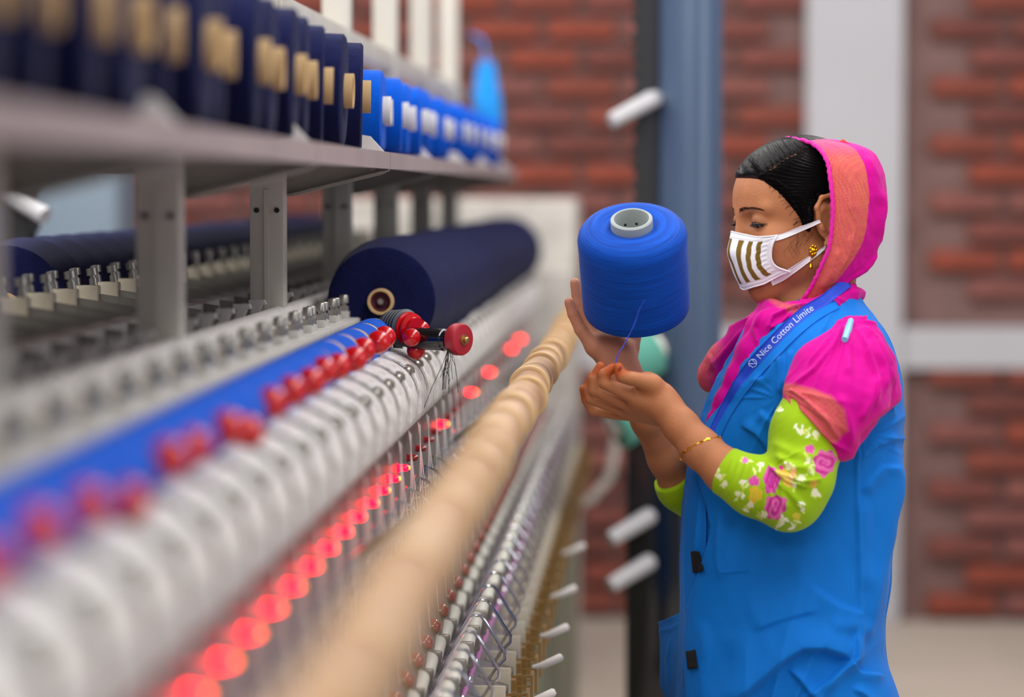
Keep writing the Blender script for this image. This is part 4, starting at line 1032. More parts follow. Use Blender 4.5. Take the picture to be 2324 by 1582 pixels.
cx_ = np.sign(np.cos(th)) * np.abs(np.cos(th)) ** ex; sx_ = np.sign(np.sin(th)) * np.abs(np.sin(th)) ** ex
Gp = np.zeros((NR, NC, 3))
for i in range(NR):
    m_ = (fx[i] + bx[i]) / 2; hx_ = (bx[i] - fx[i]) / 2
    dd = -wx[i] * sx_
    Gp[i, :, 0] = m_ + hx_ * cx_ * 1.0; Gp[i, :, 1] = yy[i]; Gp[i, :, 2] = dd + .02 * (-cx_) * 0
Gf = Gp.reshape(-1, 3)
scale_fix = (4.1 / (4.1 + 0 * Gf[:, 2]))
cv_ = Wa(Gf); cf_ = gridfaces(NR, NC, True)
cn = vnormals(cv_, cf_); ctr = cv_.mean(0)
if ((cv_ - ctr) * cn).sum() < 0: cn = -cn; cf_ = cf_[:, ::-1]
FE = [(1640, 905), (1612, 960), (1590, 1030), (1592, 1080), (1612, 1150), (1622, 1200), (1612, 1250), (1592, 1310), (1576, 1360), (1566, 1420), (1562, 1500), (1570, 1582), (1575, 1800), (1575, 2080)]
strokes = [
    ([(1580, 1680), (1690, 1575), (1770, 1500), (1815, 1470), (1860, 1468), (1905, 1485), (1960, 1530)], .015, 45, 'b'),
    ([(1785, 1512), (1815, 1545), (1850, 1590), (1880, 1640)], .006, 14, 'b'),
    ([(1815, 1590), (1880, 1545), (1925, 1500), (1940, 1420)], .008, 18, 'a'),
    ([(1945, 930), (1944, 1100), (1946, 1250), (1950, 1370), (1940, 1500)], .0022, 5, 'r'),
    ([(1960, 1120), (1955, 1250), (1960, 1350)], .004, 16, 'r'),
    ([(2046, 1010), (2035, 1120), (2012, 1230), (1990, 1320), (1975, 1400), (1950, 1470)], .008, 26, 'a'),
    ([(1640, 1300), (1670, 1296), (1712, 1292)], .003, 4, 'a'),
    ([(1700, 870), (1740, 855), (1770, 800)], .004, 14, 'a'), ([(1770, 790), (1772, 850), (1768, 900)], .0035, 7, 'r'), ([(1795, 790), (1790, 840), (1778, 880)], .003, 6, 'r'),
    ([(1720, 930), (1760, 960), (1800, 970)], .005, 22, 'a'), ([(1680, 960), (1720, 985), (1760, 1040)], .005, 20, 'b'), ([(1655, 905), (1690, 880), (1730, 850)], .003, 12, 'r'),
    ([(1955, 960), (1995, 940), (2035, 925)], .004, 14, 'a'), ([(1945, 1050), (1985, 1010), (2040, 990)], .004, 16, 'b'), ([(1950, 1120), (2000, 1060), (2045, 1060)], .004, 20, 'a'),
    ([(1690, 1150), (1650, 1240), (1640, 1330)], .003, 20, 'r'), ([(1640, 1150), (1636, 1260), (1642, 1320)], .0015, 6, 'r'),
    ([(1830, 1330), (1900, 1380), (1960, 1400)], .006, 40, 'a'), ([(1700, 1430), (1780, 1400), (1860, 1380)], .004, 40, 'b'), ([(1900, 1500), (1950, 1530), (2010, 1535)], .005, 16, 'a'),
    ([(1930, 1560), (1960, 1580), (2010, 1640)], .005, 16, 'b'), ([(1870, 1420), (1930, 1420), (1990, 1440)], .004, 18, 'r'),
    ([(1600, 1400), (1610, 1500), (1600, 1600)], .002, 12, 'r'), ([(1660, 1420), (1690, 1500), (1670, 1600)], .003, 25, 'r'),
    ([(1905, 690), (1880, 720), (1860, 760)], .002, 6, 'r'), ([(1830, 712), (1790, 745), (1750, 790), (1700, 850)], .0016, 4, 'r')]
near_ = (Gf[:, 2] < .02)
disp = (1.35 * folds(Gf[:, :2], strokes) + radial(Gf[:, :2], 1768, 905, 7, .0048, 130, 2) + radial(Gf[:, :2], 1960, 985, 6, .0045, 150, 5, 8, -1.2, 2.2) + radial(Gf[:, :2], 1700, 1760, 9, .009, 330, 3, 60)) * near_
d_, s_, al_ = pdist(Gf[:, :2], FE); step = np.where(s_ < 0, .010 * np.exp(-(d_ / 55) ** 2), 0) * near_ * np.clip((Gf[:, 1] - 900) / 90, 0, 1)
disp += step + .0016 * hash3(cv_, 16, 11) + .0009 * hash3(cv_, 45, 12)
far_ = ~near_; disp += far_ * .003 * np.sin(Gf[:, 0] * .05 + Gf[:, 1] * .01)
cv_ = cv_ + cn * disp[:, None]
coat = kid(link_mesh('work_coat', cv_, cf_, M['coat'])); coat['label'] = 'sleeveless bright blue cotton work coat'
bvc = bvh_of((cv_, cf_))
# underlapping front edge left of the near panel, with its own folds
sheet_rows = [[(1578, 985, -.060), (1592, 985, -.075), (1600, 985, -.080)], [(1560, 1060, -.050), (1575, 1060, -.080), (1592, 1060, -.092)], [(1550, 1150, -.045), (1570, 1150, -.085), (1600, 1150, -.105)],
              [(1545, 1250, -.040), (1568, 1250, -.088), (1600, 1250, -.112)], [(1542, 1350, -.040), (1562, 1350, -.085), (1580, 1350, -.104)], [(1540, 1450, -.038), (1556, 1450, -.080), (1568, 1450, -.098)], [(1530, 1600, -.030), (1552, 1600, -.082), (1568, 1600, -.100)], [(1520, 1800, -.030), (1552, 1800, -.08), (1570, 1800, -.10)]]
sh = sheet('front_placket', sheet_rows, M['coat'], None, 90, 20, strokes=[([(1566, 1090), (1560, 1200), (1558, 1300), (1562, 1400), (1552, 1600)], .004, 5, 'a'), ([(1580, 1000), (1590, 1100), (1580, 1200), (1572, 1300)], .004, 6, 'b')], ripple=.0008)
kid(sh)
# black hook tabs on the front edge
for c in ([(1567, 1252), (1586, 1252)], [(1572, 1300), (1596, 1294)]), ([(1556, 1478), (1576, 1474)], [(1560, 1518), (1582, 1516)]):
    rows = [[c[0][0], ((c[0][0][0] + c[0][1][0]) / 2, c[0][0][1] - 1), c[0][1]], [((c[0][0][0] + c[1][0][0]) / 2, (c[0][0][1] + c[1][0][1]) / 2), ((c[0][0][0] + c[1][1][0]) / 2, (c[0][0][1] + c[1][0][1]) / 2), ((c[0][1][0] + c[1][1][0]) / 2, (c[0][0][1] + c[1][0][1]) / 2)], [c[1][0], ((c[1][0][0] + c[1][1][0]) / 2, c[1][0][1] - 1), c[1][1]]]
    kid(drape('hook_tab', rows, bvh_of((np.array([v.co[:] for v in sh.data.vertices]), np.array([p.vertices[:] for p in sh.data.polygons])), (cv_, cf_)), M['velcro'], None, 10, 8, .0070, .0016))
kid(tag(MB().tube([P(1573, 1454, 4.0), P(1571, 1475, 4.0), P(1570, 1530, 4.0)], .0018, 6).build('dark_gap_line', M['velcro'])))  # black line standing in for the shaded gap along the front edge
# pocket standing off the hip
kid(sheet('pocket', [[(1494, 1412, .06), (1515, 1404, .02), (1545, 1390, -.03)], [(1497, 1432, .055), (1520, 1425, .015), (1546, 1412, -.035)], [(1497, 1500, .05), (1518, 1500, .01), (1544, 1500, -.04)], [(1498, 1555, .05), (1520, 1560, .01), (1545, 1570, -.04)], [(1515, 1600, .05), (1530, 1620, .01), (1548, 1640, -.04)]],
          M['coat'], None, 50, 24, .002, strokes=[([(1490, 1434), (1520, 1427), (1546, 1414)], .0015, 3, 'r'), ([(1525, 1440), (1515, 1500), (1520, 1560)], .002, 6, 'a')], ripple=.001))
# collar band at the nape
kid(sheet('collar', [[(1868, 692, -.075), (1905, 676, -.055), (1938, 664, -.01), (1946, 664, .02)], [(1872, 700, -.082), (1910, 686, -.062), (1943, 674, -.014), (1950, 676, .02)], [(1876, 712, -.090), (1914, 697, -.070), (1950, 688, -.018), (1956, 690, .02)]], M['coat'], None, 14, 24, .003, ripple=.0003))
# ------------------------------------------------------------------ blouse sleeves
def px_prims(L, k=.012): return [rc(W(*a[:3]), W(*b[:3]), a[3] * PX, b[3] * PX, k) for a, b in zip(L[:-1], L[1:])]
slv = px_prims([(1868, 900, -.180, 78), (1835, 985, -.200, 80), (1812, 1085, -.225, 74), (1790, 1128, -.228, 70), (1715, 1105, -.215, 62), (1640, 1066, -.198, 53)], .014)
cd = W(1640, 1066, -.198) - W(1715, 1105, -.215); cd /= np.linalg.norm(cd)
def cuffcut(V, ax):
    X, Y, Z = ax[0][:, None, None], ax[1][None, :, None], ax[2][None, None, :]
    c = W(1643, 1068, -.198); d = (X - c[0]) * cd[0] + (Y - c[1]) * cd[1] + (Z - c[2]) * cd[2]; return np.maximum(V, d).astype(np.float32)
sv, sf = surface(slv, .0017, cuffcut); sv = smooth_mesh(sv, sf, 1, .4); sq = topix(sv); sn_ = vnormals(sv, sf)
sstr = [([(1740, 1050), (1775, 1075), (1820, 1090), (1870, 1085)], .0045, 8, 'a'), ([(1745, 1062), (1790, 1095), (1840, 1110)], .003, 7, 'b'), ([(1755, 1030), (1800, 1060), (1850, 1065)], .003, 9, 'r'), ([(1770, 1085), (1800, 1125), (1830, 1160)], .0025, 9, 'r'),
        ([(1768, 1080), (1775, 1120), (1790, 1160)], .002, 8, 'r'), ([(1745, 1000), (1800, 1030), (1870, 1040)], .002, 12, 'r')]
for k in range(6): sstr.append(([(1668 + 15 * k, 1030 + 5 * k), (1655 + 15 * k, 1070 + 6 * k), (1634 + 15 * k, 1122 + 8 * k)], .0012, 4, 'r'))
sv = sv + sn_ * (1.8 * folds(sq, sstr) + radial(sq, 1742, 1062, 9, .0042, 80, 2, 6, -.7, 1.9) + .0006 * hash3(sv, 60, 2))[:, None]
sl = kid(link_mesh('blouse_sleeve', sv, sf, M['blouse'])); sl['label'] = 'lime green blouse sleeve printed with pink roses and small white flowers'
GR = np.array(lin((152, 190, 16))); sc = np.tile(GR, (len(sv), 1)) * (1 + .12 * hash3(sv, 30, 4))[:, None]
frontm = sn_[:, 1] < .25
def flower(cx, cy, r, c1, c2, lobes=7, seed=0, asp=1., ang=0.):
    dx = sq[:, 0] - cx; dy = sq[:, 1] - cy; ca_, sa_ = math.cos(ang), math.sin(ang); x_ = dx * ca_ + dy * sa_; y_ = (-dx * sa_ + dy * ca_) / asp
    a = np.arctan2(y_, x_); d = np.hypot(x_, y_); e = r * (.9 + .08 * np.sin(lobes * a + seed) + .07 * np.sin(3 * a + 2 * seed))
    m_ = (d < e) & frontm; t = np.clip(.5 + .5 * np.sin(d / r * 11 + 2.2 * np.sin(2 * a + seed) + a), 0, 1)[:, None]
    sc[m_] = (np.array(lin(c1)) * (1 - t) + np.array(lin(c2)) * t)[m_]
def leaf(cx, cy, r, ang, c, asp=.38): flower(cx, cy, r, c, tuple(min(255, x + 14) for x in c), 1, 0, asp, ang)
fr = random.Random(5)
for cx, cy in ((1640, 1096), (1632, 1076), (1690, 1100), (1695, 1040), (1722, 1060), (1700, 1150), (1730, 1165), (1775, 1180), (1765, 1195), (1800, 1190), (1822, 1150), (1805, 1100), (1835, 980), (1815, 975), (1850, 990), (1838, 1045), (1842, 1070), (1820, 1085), (1745, 1150), (1680, 1125), (1850, 1120), (1790, 1060), (1765, 925)):
    for j in range(4): leaf(cx + fr.uniform(-10, 10), cy + fr.uniform(-10, 10), fr.uniform(6, 11), fr.uniform(0, 3.1), fr.choice([(214, 226, 140), (196, 214, 90), (236, 238, 214)]))
    if fr.random() < .75: flower(cx + fr.uniform(-6, 6), cy + fr.uniform(-6, 6), fr.uniform(6, 9), (240, 238, 222), (226, 226, 170), 5, fr.random() * 6)
flower(1752, 1090, 21, (206, 46, 160), (232, 90, 186), 6, 1, 1.6, .05); flower(1760, 1150, 27, (196, 30, 146), (236, 112, 184), 7, 2, 1.15, .4)
flower(1712, 1092, 13, (212, 60, 160), (226, 96, 180), 5, 3); flower(1691, 1045, 8, (216, 80, 170), (240, 150, 200), 5, 3)
flower(1715, 1122, 17, (224, 176, 40), (206, 196, 60), 6, 4, 1.2); flower(1785, 1085, 12, (236, 186, 60), (240, 210, 110), 5, 1, 2.2, -.5); flower(1800, 1078, 9, (240, 220, 170), (230, 150, 60), 5, 2, 1.8, .3)
flower(1872, 1050, 28, (196, 40, 140), (230, 110, 176), 7, 5, 1.2, .3); flower(1838, 1020, 12, (206, 50, 150), (226, 110, 180), 5, 2); flower(1845, 1098, 10, (226, 170, 50), (214, 190, 80), 5, 1)
flower(1808, 1172, 10, (222, 196, 60), (200, 200, 60), 5, 5); flower(1773, 1062, 6, (222, 70, 160), (222, 70, 160), 5, 2)
setcol(sl, np.clip(sc, 0, 1))
fs = px_prims([(1700, 1000, .155, 60), (1640, 1180, .14, 60), (1545, 1105, .100, 53), (1510, 1040, .075, 49)], .014)
cd = W(1512, 1040, .075) - W(1560, 1110, .105); cd /= np.linalg.norm(cd)
def cuff2(V, ax):
    X, Y, Z = ax[0][:, None, None], ax[1][None, :, None], ax[2][None, None, :]
    c = W(1530, 1078, .09); d = (X - c[0]) * cd[0] + (Y - c[1]) * cd[1] + (Z - c[2]) * cd[2]; return np.maximum(V, d).astype(np.float32)
fv_, ff_ = surface(fs, .003, cuff2); s2 = kid(link_mesh('blouse_sleeve', fv_, ff_, M['blouse'])); setcol(s2, np.tile(GR, (len(fv_), 1))); s2['label'] = 'lime green far sleeve cuff'
# ------------------------------------------------------------------ magenta scarf
MG = np.array(lin((200, 0, 138))); CORAL = np.array(lin((198, 80, 84))); GOLDC = np.array(lin((218, 144, 84)))
def gold_weave(v, seed=0):
    n_ = hash3(v, 500, seed) * .5 + hash3(v, 1400, seed + 1) * .7
    t = np.clip(n_ * .9 + .35, 0, 1)[:, None]; c = CORAL * (1 - t * .38) + GOLDC * t * .38
    t2 = np.clip(-n_ * 1.1 - .25, 0, 1)[:, None]; return c * (1 - t2) + np.array(lin((206, 50, 110))) * t2
Fp = np.array([(1806, 704), (1812, 694), (1825, 678), (1838, 659), (1853, 631), (1869, 596), (1882, 564), (1888, 527), (1891, 485), (1890, 444), (1885, 400), (1879, 368), (1862, 340), (1836, 323), (1800, 316), (1784, 316)], float)
Bp = np.array([(1850, 706), (1868, 696), (1898, 676), (1923, 650), (1948, 622), (1969, 592), (1986, 562), (2001, 530), (2010, 497), (2013, 450), (2008, 402), (1999, 374), (1983, 346), (1952, 330), (1900, 318), (1850, 315)], float)
Af = np.array([.058, .062, .068, .074, .080, .086, .088, .089, .089, .087, .082, .074, .060, .043, .018, .004])
NS, NT = 190, 110
cs = cr(np.concatenate([Fp, Bp, Af[:, None], np.array([.45, .48, .52, .55, .60, .66, .68, .67, .67, .68, .67, .68, .70, .74, .78, .8])[:, None]], 1), NS)
G = np.zeros((NS, 2 * NT - 1, 3)); TT = np.zeros((NS, 2 * NT - 1))
for i in range(NS):
    fxy, bxy, a_, mfr = cs[i, :2], cs[i, 2:4], cs[i, 4], cs[i, 5]
    for j in range(2 * NT - 1):
        t = j / (NT - 1); sgn = 1 if t <= 1 else -1; tt = t if t <= 1 else 2 - t
        s1 = math.sin(tt * math.pi / 2); c1 = math.cos(tt * math.pi / 2)
        fx0 = fxy if sgn == 1 else fxy + np.array([-50 * min(1, a_ / .08), 0])
        xy = fx0 + (bxy - fx0) * s1 ** 1.05
        G[i, j] = (xy[0], xy[1], -sgn * a_ * c1 ** .9 - .012 * s1 * (sgn == 1) * c1); TT[i, j] = s1 / mfr if sgn == 1 else s1 / mfr
Gq = G.reshape(-1, 3); hv2 = Wa(Gq); hf2 = gridfaces(NS, 2 * NT - 1); hn2 = vnormals(hv2, hf2)
if ((hv2 - HO) * hn2).sum() < 0: hn2 = -hn2; hf2 = hf2[:, ::-1]
nearm = Gq[:, 2] < 0
hs_ = [([(2000, 415), (2003, 470), (1992, 540), (1965, 590), (1925, 640)], .006, 9, 'a'), ([(1965, 345), (1985, 400), (1990, 470)], .003, 14, 'r'), ([(1985, 560), (1950, 605), (1900, 655)], .004, 8, 'b'), ([(1900, 350), (1930, 420), (1935, 500)], .0018, 16, 'r'),
       ([(1905, 560), (1890, 610), (1860, 660)], .0025, 9, 'r'), ([(1940, 520), (1925, 580), (1880, 650)], .003, 10, 'a')]
hv2 = hv2 + hn2 * (((1.3 * folds(Gq[:, :2], hs_) + radial(Gq[:, :2], 1850, 705, 11, .0032, 230, 2, 20)) * nearm) + .0008 * hash3(hv2, 40, 7) + .0003 * hash3(hv2, 150, 8))[:, None]
inner = hv2 - hn2 * .0022; n2 = len(hv2)
rw = 2 * NT - 1; rim = [j for j in range(rw)] + [i * rw + rw - 1 for i in range(1, NS)] + [(NS - 1) * rw + j for j in range(rw - 2, -1, -1)] + [i * rw for i in range(NS - 2, 0, -1)]
side = np.array([(rim[i], rim[(i + 1) % len(rim)], rim[(i + 1) % len(rim)] + n2, rim[i] + n2) for i in range(len(rim))])
hood = kid(link_mesh('headscarf', np.concatenate([hv2, inner]), np.concatenate([hf2, hf2[:, ::-1] + n2, side]), M['scarf'])); hood['label'] = 'magenta headscarf with a coral and gold woven border'
hcol = np.tile(MG, (n2, 1)) * (1 + .08 * hash3(hv2, 25, 9))[:, None]; tv = TT.ravel(); bd = (tv > .05) & (tv < 1 + .012 * np.sin(Gq[:, 1] * .05)); hcol[bd] = gold_weave(hv2, 3)[bd]
topm = np.clip((360 - Gq[:, 1]) / 30, 0, 1)[:, None] * bd[:, None] * .55; hcol = hcol * (1 - topm) + np.array(lin((236, 60, 140))) * topm
setcol(hood, np.clip(np.concatenate([hcol, hcol]), 0, 1))
edge_pts = [hv2[i * rw] + np.array([-.001, -.001, 0]) + .0007 * np.array([math.sin(i * 1.1), 0, math.cos(i * .9)]) for i in range(0, NS, 2)]
eo = kid(MB().tube(edge_pts, .0030, 8).build('scarf_edge', mat('magenta_hem', (216, 0, 150), .7, bump=(700, .3))))
# the rest of the scarf: wound round the neck and tucked down the front opening
nk = []
def hp(px, py, off): return hit(bvc, px, py, off, -.05)
nk += px_prims([(1948, 668, -.0, 16), (1925, 668, -.040, 22), (1885, 690, -.070, 26), (1840, 712, -.082, 30), (1795, 722, -.080, 30), (1755, 706, -.055, 24), (1742, 690, -.02, 16)], .008)
nk += px_prims([(1795, 722, -.080, 34), (1750, 742, -.082, 38), (1715, 800, -.080, 38), (1680, 856, -.076, 30), (1648, 905, -.074, 22), (1622, 950, -.070, 14), (1600, 1000, -.066, 8)], .01)
nk += px_prims([(1742, 695, -.02, 20), (1722, 740, -.045, 26), (1696, 800, -.055, 26), (1668, 850, -.058, 18)], .008)
nv_, nf_ = surface(nk, .0019); nv_ = smooth_mesh(nv_, nf_, 1, .4); nq = topix(nv_); nn_ = vnormals(nv_, nf_)
nstr = [([(1850, 690), (1800, 700), (1755, 720), (1735, 760)], .005, 6, 'a'), ([(1840, 715), (1790, 722), (1750, 745), (1730, 790)], .005, 7, 'a'), ([(1800, 700), (1765, 740), (1760, 790)], .004, 6, 'b'), ([(1735, 700), (1716, 745), (1724, 790), (1700, 830)], .005, 6, 'a'),
        ([(1770, 770), (1730, 790), (1700, 835)], .005, 6, 'b'), ([(1700, 800), (1705, 840), (1670, 880)], .004, 5, 'a'), ([(1675, 845), (1680, 880), (1650, 920)], .004, 5, 'b'), ([(1660, 890), (1640, 930), (1625, 970)], .003, 4, 'a'), ([(1745, 735), (1775, 755), (1790, 765)], .004, 5, 'a')]
nv_ = nv_ + nn_ * (1.3 * folds(nq, nstr) + radial(nq, 1870, 660, 15, .0050, 190, 2) + radial(nq, 1620, 970, 9, .004, 140, 3) + .0007 * hash3(nv_, 60, 6))[:, None]
nko = kid(link_mesh('scarf_wrap', nv_, nf_, M['scarf'])); nc = np.tile(MG, (len(nv_), 1)) * (1 + .06 * hash3(nv_, 30, 1))[:, None]
d_, s_, al = pdist(nq, [(1745, 672), (1770, 690), (1800, 704), (1825, 708)]); wgt = (np.clip(1.4 - d_ / 9, 0, 1) * .8)[:, None]; nc = nc * (1 - wgt) + gold_weave(nv_, 5) * wgt; setcol(nko, np.clip(nc, 0, 1))
# shoulder drape over the near sleeve, pinned at the shoulder
dr = px_prims([(1945, 790, -.125, 62), (1930, 850, -.160, 84), (1905, 920, -.185, 100), (1885, 955, -.198, 88)], .02) + px_prims([(1975, 830, -.095, 58), (1972, 890, -.100, 64), (1965, 915, -.105, 60)], .02) + px_prims([(1930, 760, -.105, 40), (1870, 850, -.165, 66), (1840, 905, -.185, 62)], .02) + px_prims([(1915, 980, -.198, 56), (1912, 1000, -.205, 46)], .02)
HEM = [(1765, 860), (1776, 896), (1790, 930), (1812, 962), (1836, 990), (1862, 1022), (1890, 1046), (1915, 1050), (1938, 1040), (1950, 1010), (1952, 985), (1985, 955), (2060, 900)]
def hemcut(V, ax):
    X, Y, Z = np.meshgrid(*ax, indexing='ij'); fl_ = V.ravel(); m_ = np.abs(fl_) < .012; pts = np.stack([X.ravel()[m_], Y.ravel()[m_], Z.ravel()[m_]], 1)
    q_ = topix(pts); d, _, _ = pdist(q_, HEM); poly = HEM + [(2200, 900), (2200, 500), (1600, 500), (1600, 860)]
    sg = np.where(inpoly(q_, poly), -1, 1); b = d * sg * PX; o2 = fl_.copy(); a = o2[m_]; k = .005; h_ = np.clip(.5 - .5 * (a - b) / k, 0, 1); o2[m_] = a + (b - a) * h_ + k * h_ * (1 - h_); return o2.reshape(X.shape)
dv_, df_ = surface(dr, .002, hemcut); dv_ = smooth_mesh(dv_, df_, 1, .4); dq = topix(dv_); dn_ = vnormals(dv_, df_)
dstr = [([(1928, 735), (1890, 790), (1850, 840), (1800, 880)], .004, 9, 'a'), ([(1932, 740), (1920, 800), (1925, 860)], .0035, 9, 'r'), ([(1935, 738), (1975, 770), (2005, 830), (2010, 900)], .006, 9, 'a'), ([(1938, 745), (1965, 790), (1985, 850), (1985, 930)], .005, 9, 'b'),
        ([(1942, 750), (1990, 770), (2025, 830), (2032, 890)], .004, 8, 'a'), ([(1925, 745), (1870, 780), (1830, 830)], .003, 8, 'b'), ([(1985, 850), (1975, 910), (1950, 960)], .004, 8, 'r'),
        ([(1790, 880), (1830, 905), (1880, 950), (1915, 1010)], .005, 8, 'a'), ([(1800, 905), (1840, 950), (1885, 1000), (1935, 1030)], .004, 7, 'b'), ([(1785, 895), (1820, 950), (1870, 1005), (1900, 1040)], .003, 6, 'a'), ([(1905, 890), (1925, 960), (1935, 1020)], .004, 12, 'r')]
dv_ = dv_ + dn_ * ((1.5 * folds(dq, dstr) + radial(dq, 1928, 728, 9, .0062, 190, 1) + radial(dq, 1770, 885, 8, .0050, 150, 4)) * (dn_[:, 1] < .3) + .0012 * hash3(dv_, 28, 14) + .0004 * hash3(dv_, 110, 15))[:, None]
dro = kid(link_mesh('shoulder_scarf', dv_, df_, M['scarf'])); dro['label'] = 'end of the magenta scarf draped over the near shoulder, coral border at its hem'
dc = np.tile(MG, (len(dv_), 1)) * (1 + .06 * hash3(dv_, 30, 2))[:, None]
BPOLY = [(1765, 868), (1800, 872), (1845, 882), (1888, 900), (1914, 930), (1922, 975), (1900, 1000), (1870, 1010), (1845, 985), (1815, 950), (1790, 915)]
dd_, _, _ = pdist(dq, BPOLY + [BPOLY[0]]); ins_ = inpoly(dq, BPOLY); wgt = np.clip(.5 + np.where(ins_, dd_, -dd_) / 8, 0, 1)[:, None] * .9; dc = dc * (1 - wgt) + gold_weave(dv_, 8) * wgt
dh, _, _ = pdist(dq, HEM); wgt = (np.clip(1 - dh / 22, 0, 1) * .45 * (dq[:, 1] > 900))[:, None]; dc = dc * (1 - wgt) + np.array(lin((220, 50, 120))) * wgt
setcol(dro, np.clip(dc, 0, 1))
# far shoulder end of the scarf
fd = px_prims([(1730, 730, .085, 30), (1690, 770, .110, 36), (1650, 815, .125, 40), (1618, 850, .130, 36)], .015) + px_prims([(1640, 850, .12, 30), (1610, 868, .128, 22)], .01)
v3, f3 = surface(fd, .0024); n3 = vnormals(v3, f3); q3 = topix(v3)
v3 = v3 + n3 * (radial(q3, 1735, 705, 16, .005, 200, 3) + 1.3 * folds(q3, [([(1612, 800), (1635, 850), (1640, 900)], .005, 8, 'a'), ([(1690, 740), (1640, 800), (1600, 850)], .003, 8, 'b')]) + .001 * hash3(v3, 30, 3))[:, None]
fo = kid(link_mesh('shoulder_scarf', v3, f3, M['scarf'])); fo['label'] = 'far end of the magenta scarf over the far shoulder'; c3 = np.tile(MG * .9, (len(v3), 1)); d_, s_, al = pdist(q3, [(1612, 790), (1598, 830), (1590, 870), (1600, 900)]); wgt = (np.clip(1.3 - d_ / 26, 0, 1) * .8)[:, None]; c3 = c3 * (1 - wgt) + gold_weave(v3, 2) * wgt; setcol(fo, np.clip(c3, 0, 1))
# far lapel of the coat and near lapel band
kid(sheet('lapel', [[(1706, 712, .045), (1722, 706, .01), (1730, 712, -.02)], [(1680, 760, .03), (1698, 756, -.005), (1708, 764, -.03)], [(1655, 815, .02), (1672, 812, -.015), (1684, 816, -.04)], [(1624, 870, .01), (1640, 872, -.025), (1656, 872, -.05)], [(1600, 920, .0), (1617, 922, -.035), (1634, 922, -.06)], [(1584, 965, -.01), (1600, 965, -.045), (1616, 968, -.066)], [(1577, 1010, -.02), (1590, 1010, -.05), (1600, 1010, -.068)], [(1570, 1060, -.03), (1580, 1060, -.055), (1590, 1060, -.070)]],
          M['coat'], None, 80, 18, .003, strokes=[([(1712, 715), (1690, 765), (1640, 840), (1600, 930), (1582, 1000)], .003, 4, 'a'), ([(1680, 790), (1625, 890), (1598, 960)], .0025, 3, 'b')], ripple=.0012))
full = bvh_of((cv_, cf_), (nv_, nf_))
def band(c, w0, w1, n=60): 
    c = cr(c, n); d = np.gradient(c, axis=0); nrm = np.stack([-d[:, 1], d[:, 0]], 1); nrm /= np.linalg.norm(nrm, axis=1)[:, None]; ww = np.linspace(w0, w1, n)[:, None]; return [[tuple((c + nrm * ww * s)[i]) for s in (-.5, 0, .5)] for i in range(n)]
kid(drape('lapel', band([(1900, 690), (1860, 712), (1820, 742), (1780, 780), (1740, 822), (1706, 860), (1672, 905), (1645, 950), (1622, 1000), (1600, 1040)], 20, 16), full, M['coat'], None, 120, 8, .003, .003, smoothd=6))
# lanyard
LC = cr([(1925, 640), (1892, 664), (1866, 684), (1830, 706), (1792, 738), (1752, 778), (1716, 816), (1688, 850), (1664, 886), (1642, 926), (1622, 965), (1604, 1010), (1596, 1040)], 120)
dd0 = np.gradient(LC, axis=0); LN = np.stack([-dd0[:, 1], dd0[:, 0]], 1); LN /= np.linalg.norm(LN, axis=1)[:, None]; lw = np.interp(np.arange(120), [0, 30, 60, 90, 119], [25, 27, 25, 16, 9])
allb = bvh_of((cv_, cf_), (nv_, nf_))
cen = np.array([min(np.linalg.norm(hit(allb, *(LC[i] + LN[i] * lw[i] * s), .0, -.05) - C0) for s in (-.4, 0, .4)) for i in range(120)])
for _ in range(10):
    c2 = cen.copy(); c2[1:-1] = (cen[:-2] + cen[1:-1] + cen[2:]) / 3; cen = np.minimum(c2, cen + .0005)
cen -= .0035
def lan(u, v_, off=0.):    # u in 0..119 along, v_ in -.5...5 across
    i = int(min(max(u, 0), 118)); t = u - i; c = LC[i] * (1 - t) + LC[i + 1] * t; n_ = LN[i] * (1 - t) + LN[i + 1] * t; w_ = lw[i] * (1 - t) + lw[i + 1] * t
    q_ = c + n_ * w_ * v_; d = ray(*q_); d = d / np.linalg.norm(d); return C0 + d * ((cen[i] * (1 - t) + cen[i + 1] * t) - off)
lv_ = np.array([lan(i, s) for i in range(119) for s in np.linspace(-.5, .5, 5)]); lb = np.array([lan(i, s, -.0015) for i in range(119) for s in np.linspace(-.5, .5, 5)])
lf2 = gridfaces(119, 5); n_ = len(lv_); rim = [j for j in range(5)] + [i * 5 + 4 for i in range(1, 119)] + [118 * 5 + j for j in range(3, -1, -1)] + [i * 5 for i in range(117, 0, -1)]
side = np.array([(rim[i], rim[(i + 1) % len(rim)], rim[(i + 1) % len(rim)] + n_, rim[i] + n_) for i in range(len(rim))])
lno = kid(link_mesh('lanyard', np.concatenate([lv_, lb]), np.concatenate([lf2, lf2[:, ::-1] + n_, side]), M['lanyard'])); lno['label'] = 'royal blue lanyard printed Nice Cotton Limite in white'
arc = np.concatenate([[0], np.cumsum(np.linalg.norm(np.diff(LC, axis=0), axis=1))])
def text_on(s, a0, a1, size=None):
    """lettering from arc position a0 (lower left end) to a1 (upper right end), px along the ribbon"""
    cu = bpy.data.curves.new('t', 'FONT'); cu.body = s; cu.resolution_u = 4; to = bpy.data.objects.new('t', cu); COL.objects.link(to); bpy.context.view_layer.update()
    me = bpy.data.meshes.new_from_object(to.evaluated_get(bpy.context.evaluated_depsgraph_get())); bpy.data.objects.remove(to)
    v = np.array([x.co[:] for x in me.vertices]); fcs = [tuple(p.vertices) for p in me.polygons]; x0, x1 = v[:, 0].min(), v[:, 0].max()
    out = []
    for x, y, z in v:
        a = a0 + (a1 - a0) * (x - x0) / (x1 - x0); u = np.interp(a, arc, np.arange(120)); out.append(lan(u, -.27 + y * .80, .0007))
    return out, fcs
